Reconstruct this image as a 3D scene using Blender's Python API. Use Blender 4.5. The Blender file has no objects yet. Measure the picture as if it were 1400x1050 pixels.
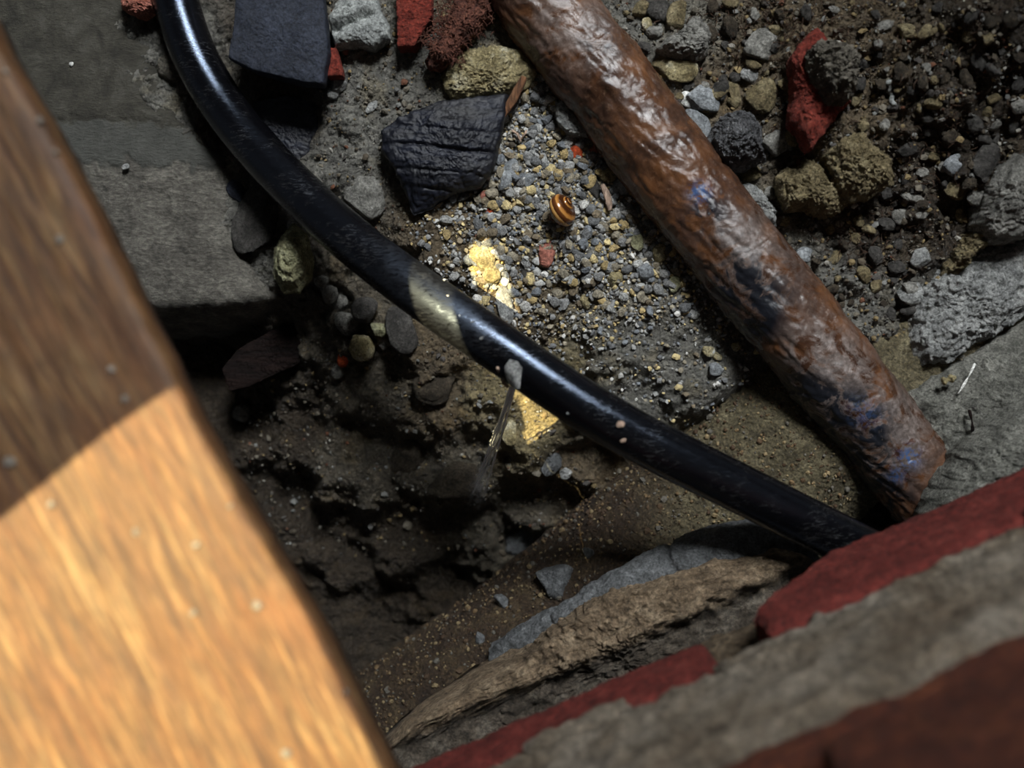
import bpy, bmesh, math, random
import numpy as np

# ------------------------------------------------------------------ camera, light, exposure
H = 0.50                     # camera height above the gravel bed (m)
FPX = 1500.0                 # focal length in pixels of the 1400 x 1050 frame
scene = bpy.context.scene
C = scene.collection

cam_d = bpy.data.cameras.new('camera')
cam_d.sensor_width = 36.0
cam_d.lens = 36.0 * FPX / 1400.0
cam_d.clip_start = 0.01
cam_d.clip_end = 50
cam_d.dof.use_dof = True
cam_d.dof.focus_distance = 0.498
cam_d.dof.aperture_fstop = cam_d.lens / 6.5
cam = bpy.data.objects.new('camera', cam_d)
cam.location = (0, 0, H)
C.objects.link(cam)
scene.camera = cam

world = bpy.data.worlds.new('world')
scene.world = world
world.use_nodes = True
bgn = world.node_tree.nodes['Background']
bgn.inputs[0].default_value = (0.85, 0.92, 1.0, 1)
bgn.inputs[1].default_value = 0.09

SUN_DX, SUN_DY = 0.42, -0.10          # horizontal drift of the sun beam per metre of descent
sun_d = bpy.data.lights.new('sun', 'SUN')
sun_d.energy = 19.0
sun_d.color = (1.0, 0.83, 0.45)
sun_d.angle = math.radians(0.05)
sun = bpy.data.objects.new('sun', sun_d)
from mathutils import Vector, Matrix
sun.rotation_euler = Vector((SUN_DX, SUN_DY, -1.0)).to_track_quat('-Z', 'Y').to_euler()
sun.location = (-1, 0.3, 3)
C.objects.link(sun)

win_d = bpy.data.lights.new('window_light', 'AREA')
win_d.shape = 'RECTANGLE'
win_d.size = 0.42
win_d.size_y = 0.46
win_d.energy = 58.0
win_d.color = (0.94, 0.975, 1.0)
win = bpy.data.objects.new('window_light', win_d)
win.location = (0.34, 1.15, 1.60)
win.rotation_euler = (Vector((0.02, 0.0, 0)) - Vector(win.location)).to_track_quat('-Z', 'Y').to_euler()
C.objects.link(win)

scene.view_settings.view_transform = 'Standard'
scene.view_settings.look = 'None'
scene.view_settings.gamma = 1.0
scene.view_settings.use_curve_mapping = False
scene.view_settings.exposure = 0.0

# ------------------------------------------------------------------ numpy noise
_rng = np.random.RandomState(7)
_perm = np.arange(256)
_rng.shuffle(_perm)
_perm = np.concatenate([_perm, _perm, _perm])
_g = _rng.normal(size=(256, 3))
_g /= np.linalg.norm(_g, axis=1)[:, None]


def perlin(P):
    P = np.asarray(P, float)
    i = np.floor(P).astype(int)
    f = P - i
    i &= 255
    u = f * f * f * (f * (f * 6 - 15) + 10)
    out = 0
    for dx in (0, 1):
        wx = u[:, 0] if dx else 1 - u[:, 0]
        for dy in (0, 1):
            wy = u[:, 1] if dy else 1 - u[:, 1]
            for dz in (0, 1):
                wz = u[:, 2] if dz else 1 - u[:, 2]
                h = _perm[_perm[_perm[i[:, 0] + dx] + i[:, 1] + dy] + i[:, 2] + dz]
                g = _g[h]
                out = out + wx * wy * wz * (g[:, 0] * (f[:, 0] - dx) + g[:, 1] * (f[:, 1] - dy) + g[:, 2] * (f[:, 2] - dz))
    return out * 1.5


def fbm(P, octv=4, lac=2.1, gain=0.5):
    P = np.asarray(P, float)
    a, s, t = 1.0, 0, 0
    for k in range(octv):
        s = s + a * perlin(P + 17.3 * k)
        P = P * lac
        t += a
        a *= gain
    return s / t


def billow(P, octv=4, lac=2.1, gain=0.5):
    P = np.asarray(P, float)
    a, s, t = 1.0, 0, 0
    for k in range(octv):
        s = s + a * (np.abs(perlin(P + 9.1 * k)) * 2 - 0.45)
        P = P * lac
        t += a
        a *= gain
    return s / t


def sstep(a, b, x):
    t = np.clip((x - a) / (b - a), 0, 1)
    return t * t * (3 - 2 * t)


# ------------------------------------------------------------------ pixel to place
def at(px, py, z):
    k = (H - z) / FPX
    return np.array([(px - 700.0) * k, (525.0 - py) * k, z])


# ------------------------------------------------------------------ mesh helpers
def mk(name, V, F, mat, parent=None, smooth=True, fattr=None, cattr=None, loc=None, rot=None):
    V = np.asarray(V, dtype=np.float32)
    groups = F if isinstance(F, list) else [F]
    me = bpy.data.meshes.new(name)
    me.vertices.add(len(V))
    me.vertices.foreach_set('co', V.ravel())
    idx = np.concatenate([np.asarray(g, dtype=np.int32).ravel() for g in groups])
    sizes = np.concatenate([np.full(len(g), np.asarray(g).shape[1], dtype=np.int32) for g in groups])
    starts = np.concatenate([[0], np.cumsum(sizes)[:-1]]).astype(np.int32)
    me.loops.add(len(idx))
    me.loops.foreach_set('vertex_index', idx)
    me.polygons.add(len(sizes))
    me.polygons.foreach_set('loop_start', starts)
    me.polygons.foreach_set('loop_total', sizes)
    me.polygons.foreach_set('use_smooth', np.full(len(sizes), bool(smooth)))
    me.update(calc_edges=True)
    me.validate()
    for k, a in (fattr or {}).items():
        at_ = me.attributes.new(k, 'FLOAT', 'POINT')
        at_.data.foreach_set('value', np.asarray(a, dtype=np.float32))
    for k, a in (cattr or {}).items():
        at_ = me.attributes.new(k, 'FLOAT_COLOR', 'POINT')
        a = np.asarray(a, dtype=np.float32)
        if a.shape[1] == 3:
            a = np.concatenate([a, np.ones((len(a), 1), np.float32)], axis=1)
        at_.data.foreach_set('color', a.ravel())
    if mat is not None:
        me.materials.append(mat)
    o = bpy.data.objects.new(name, me)
    C.objects.link(o)
    if parent is not None:
        o.parent = parent
    if loc is not None:
        o.location = loc
    if rot is not None:
        o.rotation_euler = rot
    return o


def tag(o, label=None, cat=None, group=None, kind=None):
    if label:
        o['label'] = label
    if cat:
        o['category'] = cat
    if group:
        o['group'] = group
    if kind:
        o['kind'] = kind
    return o


def empty(name, loc=(0, 0, 0)):
    o = bpy.data.objects.new(name, None)
    o.empty_display_size = 0.01
    o.location = loc
    C.objects.link(o)
    return o


def grid_faces(nu, nv, wrap_u=False, off=0):
    """faces of a grid whose vertex index is i*nv + j"""
    I = np.arange(nu if wrap_u else nu - 1)
    J = np.arange(nv - 1)
    I, J = np.meshgrid(I, J, indexing='ij')
    I2 = (I + 1) % nu
    return np.stack([I * nv + J, I2 * nv + J, I2 * nv + J + 1, I * nv + J + 1], -1).reshape(-1, 4) + off


_ico = {}


def ico(sub):
    if sub not in _ico:
        bm = bmesh.new()
        bmesh.ops.create_icosphere(bm, subdivisions=sub, radius=1.0)
        V = np.array([v.co[:] for v in bm.verts])
        F = np.array([[v.index for v in f.verts] for f in bm.faces])
        V /= np.linalg.norm(V, axis=1)[:, None]
        bm.free()
        _ico[sub] = (V, F)
    return _ico[sub]


def rock_geo(seed, dims, sub=4, planes=12, rough=0.06, freq=2.2, soft=34.0, jag=0.0):
    """an angular stone: the unit ball cut by random planes, rounded a little and roughened"""
    r = np.random.RandomState(seed)
    D, F = ico(sub)
    n = r.normal(size=(planes, 3))
    n /= np.linalg.norm(n, axis=1)[:, None]
    d = r.uniform(0.62, 1.0, planes)
    q = np.maximum(D @ n.T, 1e-3) / d[None, :]
    inv = (np.sum(q ** soft, axis=1) + 0.9 ** soft) ** (1.0 / soft)
    rad = 1.0 / inv
    rad = rad * (1 + rough * 1.6 * fbm(D * freq + seed * 3.7, 4, gain=0.6))
    if jag:
        rad = rad * (1 + jag * billow(D * freq * 2.6 + seed * 1.3, 4, gain=0.62))
    V = D * rad[:, None]
    V -= (V.max(0) + V.min(0)) / 2
    V /= (V.max(0) - V.min(0)) / 2
    V *= np.asarray(dims)[None, :] / 2
    return V, F


def lin(c):
    c = np.asarray(c, float) / 255.0
    return np.where(c <= 0.04045, c / 12.92, ((c + 0.055) / 1.055) ** 2.4)


# ------------------------------------------------------------------ materials
class NB:
    def __init__(s, name):
        s.m = bpy.data.materials.new(name)
        s.m.use_nodes = True
        s.nt = s.m.node_tree
        s.p = s.nt.nodes['Principled BSDF']
        s.out = s.nt.nodes['Material Output']

    def n(s, typ, **kw):
        x = s.nt.nodes.new(typ)
        for k, v in kw.items():
            setattr(x, k, v)
        return x

    def l(s, a, b):
        s.nt.links.new(a, b)

    def val(s, sock, v):
        if hasattr(v, 'links') or hasattr(v, 'is_linked'):
            s.l(v, sock)
        else:
            sock.default_value = v

    def coord(s, rnd=True):
        tc = s.n('ShaderNodeTexCoord')
        if not rnd:
            return tc.outputs['Object']
        oi = s.n('ShaderNodeObjectInfo')
        va = s.n('ShaderNodeVectorMath', operation='MULTIPLY_ADD')
        cb = s.n('ShaderNodeCombineXYZ')
        for k in range(3):
            s.l(oi.outputs['Random'], cb.inputs[k])
        s.l(cb.outputs[0], va.inputs[0])
        va.inputs[1].default_value = (3.1, 1.7, 2.3)
        s.l(tc.outputs['Object'], va.inputs[2])
        return va.outputs[0]

    def stretch(s, vec, sc, rot=(0, 0, 0)):
        mp = s.n('ShaderNodeMapping')
        mp.inputs['Scale'].default_value = sc
        mp.inputs['Rotation'].default_value = rot
        s.l(vec, mp.inputs[0])
        return mp.outputs[0]

    def noise(s, vec, scale, detail=8, rough=0.6, dist=0.0):
        x = s.n('ShaderNodeTexNoise')
        s.l(vec, x.inputs['Vector'])
        x.inputs['Scale'].default_value = scale
        x.inputs['Detail'].default_value = detail
        x.inputs['Roughness'].default_value = rough
        x.inputs['Distortion'].default_value = dist
        return x.outputs['Fac']

    def vor(s, vec, scale, feature='F1', rnd=1.0):
        x = s.n('ShaderNodeTexVoronoi', feature=feature)
        s.l(vec, x.inputs['Vector'])
        x.inputs['Scale'].default_value = scale
        x.inputs['Randomness'].default_value = rnd
        return x

    def ramp(s, fac, stops, interp='LINEAR', srgb=True):
        x = s.n('ShaderNodeValToRGB')
        cr = x.color_ramp
        cr.interpolation = interp
        while len(cr.elements) < len(stops):
            cr.elements.new(0.5)
        for e, (p, c) in zip(cr.elements, stops):
            e.position = p
            if isinstance(c, (int, float)):
                e.color = (c, c, c, 1)
            else:
                e.color = (*(lin(c) if srgb else c), 1)
        s.l(fac, x.inputs[0])
        return x.outputs['Color']

    def mix(s, fac, a, b, mode='MIX'):
        x = s.n('ShaderNodeMix', data_type='RGBA', blend_type=mode)
        s.val(x.inputs[0], fac)
        s.val(x.inputs[6], a)
        s.val(x.inputs[7], b)
        return x.outputs[2]

    def math(s, op, a, b=None):
        x = s.n('ShaderNodeMath', operation=op)
        s.val(x.inputs[0], a)
        if b is not None:
            s.val(x.inputs[1], b)
        return x.outputs[0]

    def attr(s, name, out='Fac'):
        x = s.n('ShaderNodeAttribute', attribute_name=name)
        return x.outputs[out]

    def bump(s, height, strength=0.6, dist=0.001, prev=None):
        x = s.n('ShaderNodeBump')
        x.inputs['Strength'].default_value = strength
        x.inputs['Distance'].default_value = dist
        s.l(height, x.inputs['Height'])
        if prev is not None:
            s.l(prev, x.inputs['Normal'])
        return x.outputs[0]

    def done(s, col=None, rough=None, normal=None, spec=None):
        if col is not None:
            s.val(s.p.inputs['Base Color'], col)
        if rough is not None:
            s.val(s.p.inputs['Roughness'], rough)
        if normal is not None:
            s.l(normal, s.p.inputs['Normal'])
        if spec is not None:
            s.p.inputs['Specular IOR Level'].default_value = spec
        return s.m


def rockmat(name, stops, scale=130, fine=900, bump=0.7, bd=0.0012, rough=0.8, spec=0.35, speck=None, pit=0.0, st=None, rnd=True):
    b = NB(name)
    v = b.coord(rnd) if st else b.n('ShaderNodeNewGeometry').outputs['Position']
    if st:
        v = b.stretch(v, st)
    n1 = b.noise(v, scale, 10, 0.68, 0.3)
    n2 = b.noise(v, fine, 6, 0.7)
    col = b.ramp(n1, stops)
    n3 = b.noise(v, scale * 2.6, 8, 0.72, 0.6)
    col = b.mix(0.9, col, b.ramp(n2, [(0.30, 0.22), (0.50, 0.90), (0.72, 1.75)]), 'MULTIPLY')
    col = b.mix(0.75, col, b.ramp(n3, [(0.30, 0.25), (0.46, 0.95), (0.72, 1.5)]), 'MULTIPLY')
    if speck:
        sp = b.noise(v, fine * 0.6, 3, 0.5)
        col = b.mix(b.ramp(sp, [(speck[0], 0.0), (speck[0] + 0.05, 1.0)]), col, (*lin(speck[1]), 1))
    nn = b.bump(n1, bump, bd * 4.0)
    nn = b.bump(n3, bump, bd * 3.0, nn)
    nn = b.bump(n2, bump, bd * 1.3, nn)
    if pit:
        vo = b.vor(v, scale * 3.0)
        hh = b.ramp(vo.outputs['Distance'], [(0.0, 0.0), (0.28, 1.0)])
        nn = b.bump(hh, pit, bd, nn)
        col = b.mix(pit * 0.7, col, b.ramp(vo.outputs['Distance'], [(0.05, 0.15), (0.3, 1.0)]), 'MULTIPLY')
    return b.done(col, rough, nn, spec)


def stonemat(name, stops, **kw):
    m = rockmat(name, stops, **kw)
    nt = m.node_tree
    b = NB.__new__(NB)
    b.m, b.nt, b.p = m, nt, nt.nodes['Principled BSDF']
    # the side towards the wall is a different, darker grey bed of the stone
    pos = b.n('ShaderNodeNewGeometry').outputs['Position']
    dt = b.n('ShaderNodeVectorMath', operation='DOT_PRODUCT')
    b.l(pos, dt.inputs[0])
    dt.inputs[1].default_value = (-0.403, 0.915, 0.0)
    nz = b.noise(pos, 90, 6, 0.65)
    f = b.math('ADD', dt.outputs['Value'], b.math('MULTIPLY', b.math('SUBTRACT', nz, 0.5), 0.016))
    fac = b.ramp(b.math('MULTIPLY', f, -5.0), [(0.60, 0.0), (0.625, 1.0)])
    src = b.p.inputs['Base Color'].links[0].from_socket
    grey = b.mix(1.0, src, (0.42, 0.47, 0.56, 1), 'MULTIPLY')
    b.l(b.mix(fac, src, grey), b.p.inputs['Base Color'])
    return m


M = {}
M['grey'] = rockmat('grey_stone', [(0.30, (90, 88, 82)), (0.5, (134, 132, 125)), (0.72, (172, 170, 162))])
M['light'] = rockmat('pale_grey_stone', [(0.28, (110, 111, 110)), (0.5, (168, 169, 166)), (0.75, (212, 212, 208))], bump=0.9, pit=0.35)
M['blue'] = rockmat('blue_grey_stone', [(0.3, (94, 97, 99)), (0.5, (140, 144, 146)), (0.72, (184, 188, 190))])
M['tan'] = rockmat('tan_stone', [(0.28, (94, 83, 58)), (0.5, (148, 133, 98)), (0.74, (198, 184, 146))], bump=1.0, bd=0.0016)
M['yellow'] = rockmat('yellow_stone', [(0.3, (118, 104, 70)), (0.5, (178, 164, 122)), (0.72, (226, 220, 194))], bump=0.9)
M['slag'] = rockmat('dark_cinder', [(0.3, (64, 64, 65)), (0.5, (112, 112, 114)), (0.72, (160, 160, 162))], bump=1.0, bd=0.002, pit=0.5, speck=(0.70, (190, 188, 180)), rough=0.6)
M['brown'] = rockmat('brown_earth_lump', [(0.3, (46, 40, 32)), (0.5, (84, 74, 60)), (0.72, (118, 106, 88))], bump=1.0, bd=0.002)
M['clay'] = rockmat('grey_clay', [(0.3, (72, 73, 73)), (0.5, (100, 102, 103)), (0.72, (130, 132, 133))], bump=0.7, rough=0.55)
M['dark'] = rockmat('dark_stone', [(0.3, (46, 44, 41)), (0.5, (74, 71, 67)), (0.72, (104, 101, 96))], bump=0.9)
M['olive'] = rockmat('olive_pebble', [(0.3, (92, 88, 62)), (0.5, (138, 136, 104)), (0.72, (176, 176, 146))], bump=0.6)
M['brickred'] = rockmat('red_brick_fragment', [(0.25, (92, 32, 22)), (0.5, (142, 56, 42)), (0.75, (176, 88, 70))], scale=170, bump=0.9, bd=0.0014)
M['orange'] = rockmat('orange_brick_chip', [(0.3, (170, 62, 28)), (0.6, (216, 92, 48))], bump=0.6)
M['pink'] = rockmat('pinkish_brick_chip', [(0.3, (120, 66, 52)), (0.6, (172, 112, 96))], bump=0.5)
M['slate'] = rockmat('blue_black_slate', [(0.25, (24, 27, 35)), (0.5, (36, 40, 50)), (0.78, (52, 57, 69))], scale=90, bump=0.35, rough=0.62, spec=0.25)
M['paleclay'] = rockmat('pale_mortar_lump', [(0.3, (104, 106, 104)), (0.5, (136, 139, 136)), (0.72, (164, 167, 162))], scale=80, bump=0.4)
M['fibre'] = rockmat('red_brown_fibre', [(0.3, (58, 30, 22)), (0.5, (104, 62, 48)), (0.75, (150, 100, 80))], scale=300, bump=0.6)
M['splinter'] = rockmat('splintered_wood', [(0.3, (70, 44, 28)), (0.5, (112, 76, 50)), (0.75, (150, 110, 78))], scale=300, st=(1, 0.12, 1), bump=0.5)
M['darkwood'] = rockmat('dark_wet_timber', [(0.3, (10, 7, 6)), (0.5, (22, 14, 12)), (0.75, (36, 24, 20))], scale=220, st=(0.12, 1, 1), bump=0.5, rough=0.7, spec=0.12)
M['root'] = rockmat('brown_root', [(0.3, (46, 32, 22)), (0.5, (78, 56, 40)), (0.75, (106, 82, 60))], scale=200)
M['speck'] = rockmat('grey_plaster_speck', [(0.3, (92, 86, 78)), (0.6, (124, 117, 108))], bump=0.3)
M['rubble'] = rockmat('grey_brown_rubble', [(0.3, (78, 72, 62)), (0.5, (130, 123, 110)), (0.72, (172, 165, 150))], bump=1.0, bd=0.002)
M['white'] = rockmat('white_plaster', [(0.3, (190, 190, 184)), (0.6, (226, 226, 220))], bump=0.4)
M['husk'] = rockmat('dry_husk', [(0.3, (110, 90, 76)), (0.6, (166, 142, 124))], scale=260, st=(1, 0.2, 1), bump=0.4)
M['stone'] = stonemat('buff_stone', [(0.28, (92, 76, 58)), (0.5, (138, 118, 94)), (0.74, (188, 168, 140))], scale=90, fine=600, bump=0.8, bd=0.0018, rnd=False)
M['haunch'] = rockmat('grey_mortar_haunch', [(0.3, (92, 91, 84)), (0.5, (134, 133, 124)), (0.72, (172, 170, 160))], scale=110, bump=0.9, bd=0.0016, rnd=False)

# soil: the colour of each kind of earth is a property of the ground, stored per vertex
b = NB('rubble_soil')
v = b.coord(False)
n1 = b.noise(v, 150, 10, 0.7, 0.4)
n2 = b.noise(v, 650, 8, 0.72)
vo = b.vor(v, 520)
vo2 = b.vor(v, 1100)
col = b.attr('soil', 'Color')
col = b.mix(0.9, col, b.ramp(n1, [(0.28, 0.42), (0.5, 0.95), (0.74, 1.55)]), 'MULTIPLY')
col = b.mix(0.8, col, b.ramp(n2, [(0.30, 0.35), (0.52, 0.95), (0.72, 1.7)]), 'MULTIPLY')
col = b.mix(0.35, col, b.mix(1.0, col, b.ramp(b.math('MULTIPLY', vo.outputs['Color'], 1.0), [(0.0, (96, 90, 76)), (0.5, (188, 186, 182)), (1.0, (250, 244, 226))]), 'MULTIPLY'))
rg = b.math('SUBTRACT', 0.92, b.math('MULTIPLY', b.attr('wet'), b.math('MULTIPLY', n2, 1.15)))
n3 = b.noise(v, 330, 8, 0.7, 0.5)
nn = b.bump(n1, 0.9, 0.008)
nn = b.bump(n3, 0.9, 0.005, nn)
nn = b.bump(b.ramp(vo.outputs['Distance'], [(0.0, 1.0), (0.7, 0.0)]), 0.7, 0.0024, nn)
nn = b.bump(n2, 0.9, 0.0024, nn)
nn = b.bump(vo2.outputs['Distance'], 0.4, 0.0006, nn)
M['soil'] = b.done(col, rg, nn, 0.45)

# gravel: each stone carries its own colour
b = NB('mixed_gravel')
v = b.coord(False)
n2 = b.noise(v, 1400, 5, 0.65)
col = b.mix(0.7, b.attr('stone', 'Color'), b.ramp(n2, [(0.3, 0.45), (0.55, 1.0), (0.75, 1.5)]), 'MULTIPLY')
M['gravel'] = b.done(col, 0.8, b.bump(n2, 0.5, 0.0006), 0.35)


def flatstone(name, c):
    return rockmat(name, [(0.3, np.array(c) * 0.66), (0.5, np.array(c)), (0.72, np.minimum(np.array(c) * 1.25, 250))], scale=420, fine=1500, bump=0.6, bd=0.0005)


GRAVEL_COLS = [(128, 128, 126), (158, 158, 154), (100, 101, 101), (140, 132, 114), (190, 188, 182), (164, 144, 100), (196, 178, 130), (122, 110, 90), (112, 116, 120)]
GMAT = [flatstone('gravel_stone_%s' % w, c) for w, c in zip(
    ['mid_grey', 'light_grey', 'dark_grey', 'drab', 'pale', 'ochre', 'straw', 'brown', 'steel'], GRAVEL_COLS)]

# concrete footing
b = NB('old_concrete')
v = b.coord(False)
n1 = b.noise(v, 90, 10, 0.7, 0.5)
n2 = b.noise(b.stretch(v, (0.55, 1.3, 1), (0, 0, 0.12)), 700, 8, 0.72)
n3 = b.noise(v, 28, 5, 0.6)
colr = b.ramp(n1, [(0.3, (62, 59, 53)), (0.5, (98, 94, 86)), (0.72, (132, 128, 118))])
cols = b.ramp(n1, [(0.3, (62, 62, 57)), (0.7, (90, 90, 84))])
colu = b.ramp(n1, [(0.3, (40, 38, 31)), (0.5, (64, 61, 52)), (0.75, (90, 88, 80))])
zone = b.attr('zone')
col = b.mix(b.ramp(zone, [(0.25, 0.0), (0.45, 1.0)]), colu, cols)
col = b.mix(b.ramp(zone, [(0.60, 0.0), (0.80, 1.0)]), col, colr)
col = b.mix(b.ramp(zone, [(0.0, 0.35), (0.40, 0.15), (0.60, 0.15), (0.8, 0.85)]), col, b.mix(1.0, col, b.ramp(n2, [(0.32, 0.3), (0.52, 0.95), (0.72, 1.9)]), 'MULTIPLY'))
nn = b.bump(n1, 0.7, 0.004)
nn = b.bump(n2, 0.8, 0.0022, nn)
M['concrete'] = b.done(col, 0.72, nn, 0.4)

# drain pipe: rusty earth-caked
b = NB('earth_caked_drain')
v = b.coord(False)
n1 = b.noise(v, 70, 10, 0.68, 0.4)
n2 = b.noise(v, 750, 8, 0.72)
n3 = b.noise(v, 14, 4, 0.5)
col = b.ramp(n1, [(0.28, (36, 25, 16)), (0.48, (66, 50, 33)), (0.66, (92, 76, 52)), (0.8, (116, 102, 76))])
grey = b.ramp(n1, [(0.3, (66, 58, 40)), (0.5, (108, 98, 72)), (0.72, (144, 134, 104))])
col = b.mix(b.attr('grey'), col, grey)
col = b.mix(1.0, col, b.ramp(n2, [(0.30, 0.2), (0.50, 0.85), (0.70, 2.0)]), 'MULTIPLY')
vo = b.vor(v, 420)
n4 = b.noise(v, 240, 8, 0.7, 0.4)
nn = b.bump(n1, 0.8, 0.005)
nn = b.bump(n4, 0.9, 0.004, nn)
nn = b.bump(b.ramp(vo.outputs['Distance'], [(0.0, 1.0), (0.7, 0.0)]), 0.6, 0.0024, nn)
nn = b.bump(n2, 0.9, 0.0024, nn)
M['drain'] = b.done(col, 0.7, nn, 0.45)

# black polyethylene pipe
b = NB('black_plastic')
v = b.coord(False)
n1 = b.noise(b.attr('along', 'Vector') if False else v, 500, 6, 0.7)
n2 = b.noise(v, 60, 5, 0.6)
sc = b.noise(b.stretch(v, (1.0, 4.0, 1.0), (0, 0, 0.6)), 260, 6, 0.75, 0.8)
scuff = b.math('MULTIPLY', b.attr('scuff'), b.ramp(sc, [(0.42, 0.30), (0.62, 1.0)]))
dust = b.math('MULTIPLY', b.ramp(n2, [(0.48, 0.0), (0.62, 1.0)]), b.ramp(sc, [(0.50, 0.0), (0.68, 1.0)]))
col = b.mix(b.math('MAXIMUM', dust, b.math('MULTIPLY', scuff, 0.20)), (*lin((7, 7, 9)), 1), (*lin((44, 43, 42)), 1))
rg = b.math('ADD', b.ramp(sc, [(0.35, 0.12), (0.55, 0.20), (0.75, 0.36)]), b.math('MAXIMUM', b.math('MULTIPLY', dust, 0.25), b.math('MULTIPLY', scuff, 0.5)))
nn = b.bump(sc, 0.18, 0.0005)
nn = b.bump(n1, 0.10, 0.0003, nn)
b.p.inputs['Specular Tint'].default_value = (0.62, 0.76, 1.0, 1)  # bluish tone of the light reflected on the pipe, put into the material
M['black'] = b.done(col, rg, nn, 0.5)

# brown wrapped pipe
b = NB('brown_wrapped_pipe')
v = b.coord(False)
n1 = b.noise(v, 42, 8, 0.62, 0.8)
n2 = b.noise(v, 420, 8, 0.7, 0.4)
n3 = b.noise(v, 95, 8, 0.65, 0.6)
col = b.ramp(n1, [(0.30, (36, 23, 16)), (0.46, (60, 39, 27)), (0.60, (86, 55, 33)), (0.76, (112, 74, 44))])
col = b.mix(b.ramp(n2, [(0.55, 0.0), (0.74, 0.28)]), col, (*lin((150, 118, 92)), 1))
mud = b.attr('mud')
mm = b.math('MULTIPLY', mud, b.ramp(n3, [(0.40, 0.0), (0.50, 1.0)]))
col = b.mix(mm, col, b.ramp(n2, [(0.3, (60, 52, 46)), (0.55, (112, 100, 94)), (0.75, (150, 142, 138))]))
tar_shade = b.math('MULTIPLY', b.attr('tar'), b.ramp(n3, [(0.46, 0.0), (0.52, 1.0)]))
col = b.mix(tar_shade, col, (*lin((22, 24, 30)), 1))  # near-black smears, with the shade of the pipe's left side painted in
blu = b.math('MULTIPLY', b.attr('blue'), b.ramp(n2, [(0.46, 0.0), (0.52, 1.0)]))
col = b.mix(blu, col, (*lin((52, 74, 112)), 1))
rg = b.math('ADD', b.ramp(n1, [(0.3, 0.20), (0.55, 0.27), (0.8, 0.36)]), b.math('MULTIPLY', mm, 0.22))
nn = b.bump(n3, 0.35, 0.0022)
nn = b.bump(n2, 0.22, 0.0007, nn)
M['wrap'] = b.done(col, rg, nn, 0.45)

# joist timber
b = NB('sawn_timber')
v = b.coord(False)
g1 = b.noise(b.stretch(v, (0.085, 1, 1)), 270, 8, 0.68, 0.5)
g2 = b.noise(b.stretch(v, (0.13, 1, 1)), 620, 5, 0.65)
g3 = b.noise(b.stretch(v, (0.6, 1, 1)), 36, 4, 0.55, 0.3)
col = b.ramp(g1, [(0.30, (40, 23, 12)), (0.43, (70, 46, 26)), (0.55, (90, 65, 38)), (0.68, (118, 95, 64))])
col = b.mix(b.ramp(g3, [(0.40, 0.0), (0.72, 0.75)]), col, (*lin((86, 52, 26)), 1))
col = b.mix(0.8, col, b.ramp(g2, [(0.34, 0.40), (0.50, 0.95), (0.68, 1.6)]), 'MULTIPLY')
nn = b.bump(g1, 0.4, 0.0012)
M['timber'] = b.done(col, 0.62, nn, 0.35)

# bricks and mortar
def brickmat(name, stops):
    return rockmat(name, stops, scale=110, fine=700, bump=0.7, bd=0.0014, rough=0.75, spec=0.3)


M['brick_a'] = brickmat('red_brick', [(0.28, (74, 27, 22)), (0.5, (108, 40, 33)), (0.75, (136, 64, 54))])
M['brick_b'] = brickmat('orange_brown_brick', [(0.28, (46, 18, 9)), (0.5, (74, 32, 15)), (0.75, (98, 52, 26))])
M['mortar'] = rockmat('lime_mortar', [(0.28, (80, 62, 44)), (0.46, (118, 106, 90)), (0.75, (152, 143, 130))], scale=38, fine=500, bump=0.8, bd=0.002, rnd=False)
M['mortar_brown'] = rockmat('earthy_mortar', [(0.28, (64, 50, 36)), (0.5, (104, 88, 68)), (0.75, (140, 124, 102))], scale=80, fine=500, bump=0.8, bd=0.002, rnd=False)
M['board'] = rockmat('floor_board', [(0.3, (70, 46, 30)), (0.6, (110, 76, 50))], scale=60, st=(1, 0.1, 1), bump=0.3)
b = NB('ceiling_plaster')
M['ceil'] = b.done(b.ramp(b.noise(b.coord(False), 3, 4), [(0.4, (120, 116, 110)), (0.6, (132, 128, 122))]), 0.9)

# water
b = NB('spraying_water')
v = b.coord(False)
b.p.inputs['Base Color'].default_value = (0.92, 0.95, 1.0, 1)
b.p.inputs['Roughness'].default_value = 0.12
b.p.inputs['IOR'].default_value = 1.33
b.l(b.math('MULTIPLY', b.attr('fade'), 1.0), b.p.inputs['Alpha'])
M['water'] = b.m

# ribbed black slate
b = NB('ribbed_black_stone')
v = b.coord(False)
n1 = b.noise(b.stretch(v, (0.25, 1, 1), (0, 0, 0.05)), 210, 8, 0.65, 0.5)
n2 = b.noise(v, 800, 6, 0.7)
n3 = b.noise(v, 40, 4, 0.5)
col = b.ramp(n1, [(0.3, (9, 10, 14)), (0.5, (18, 20, 28)), (0.74, (36, 40, 52))])
col = b.mix(b.ramp(n3, [(0.5, 0.0), (0.75, 0.5)]), col, (*lin((48, 46, 42)), 1))
nn = b.bump(n1, 0.5, 0.0014)
nn = b.bump(n2, 0.5, 0.0005, nn)
M['ribbed'] = b.done(col, 0.45, nn, 0.32)

# snail shell
b = NB('banded_snail_shell')
band = b.attr('band')
v = b.coord(False)
n1 = b.noise(v, 900, 5, 0.6)
bb = b.math('ADD', band, b.math('MULTIPLY', b.math('SUBTRACT', n1, 0.5), 0.10))
col = b.ramp(bb, [(0.0, (46, 24, 10)), (0.30, (70, 38, 16)), (0.36, (188, 138, 74)), (0.48, (206, 158, 92)), (0.53, (60, 30, 12)), (0.72, (88, 50, 22)), (0.78, (176, 124, 62)), (0.86, (150, 98, 44)), (0.92, (60, 32, 14))])
M['shell'] = b.done(col, 0.18, None, 0.6)

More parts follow.
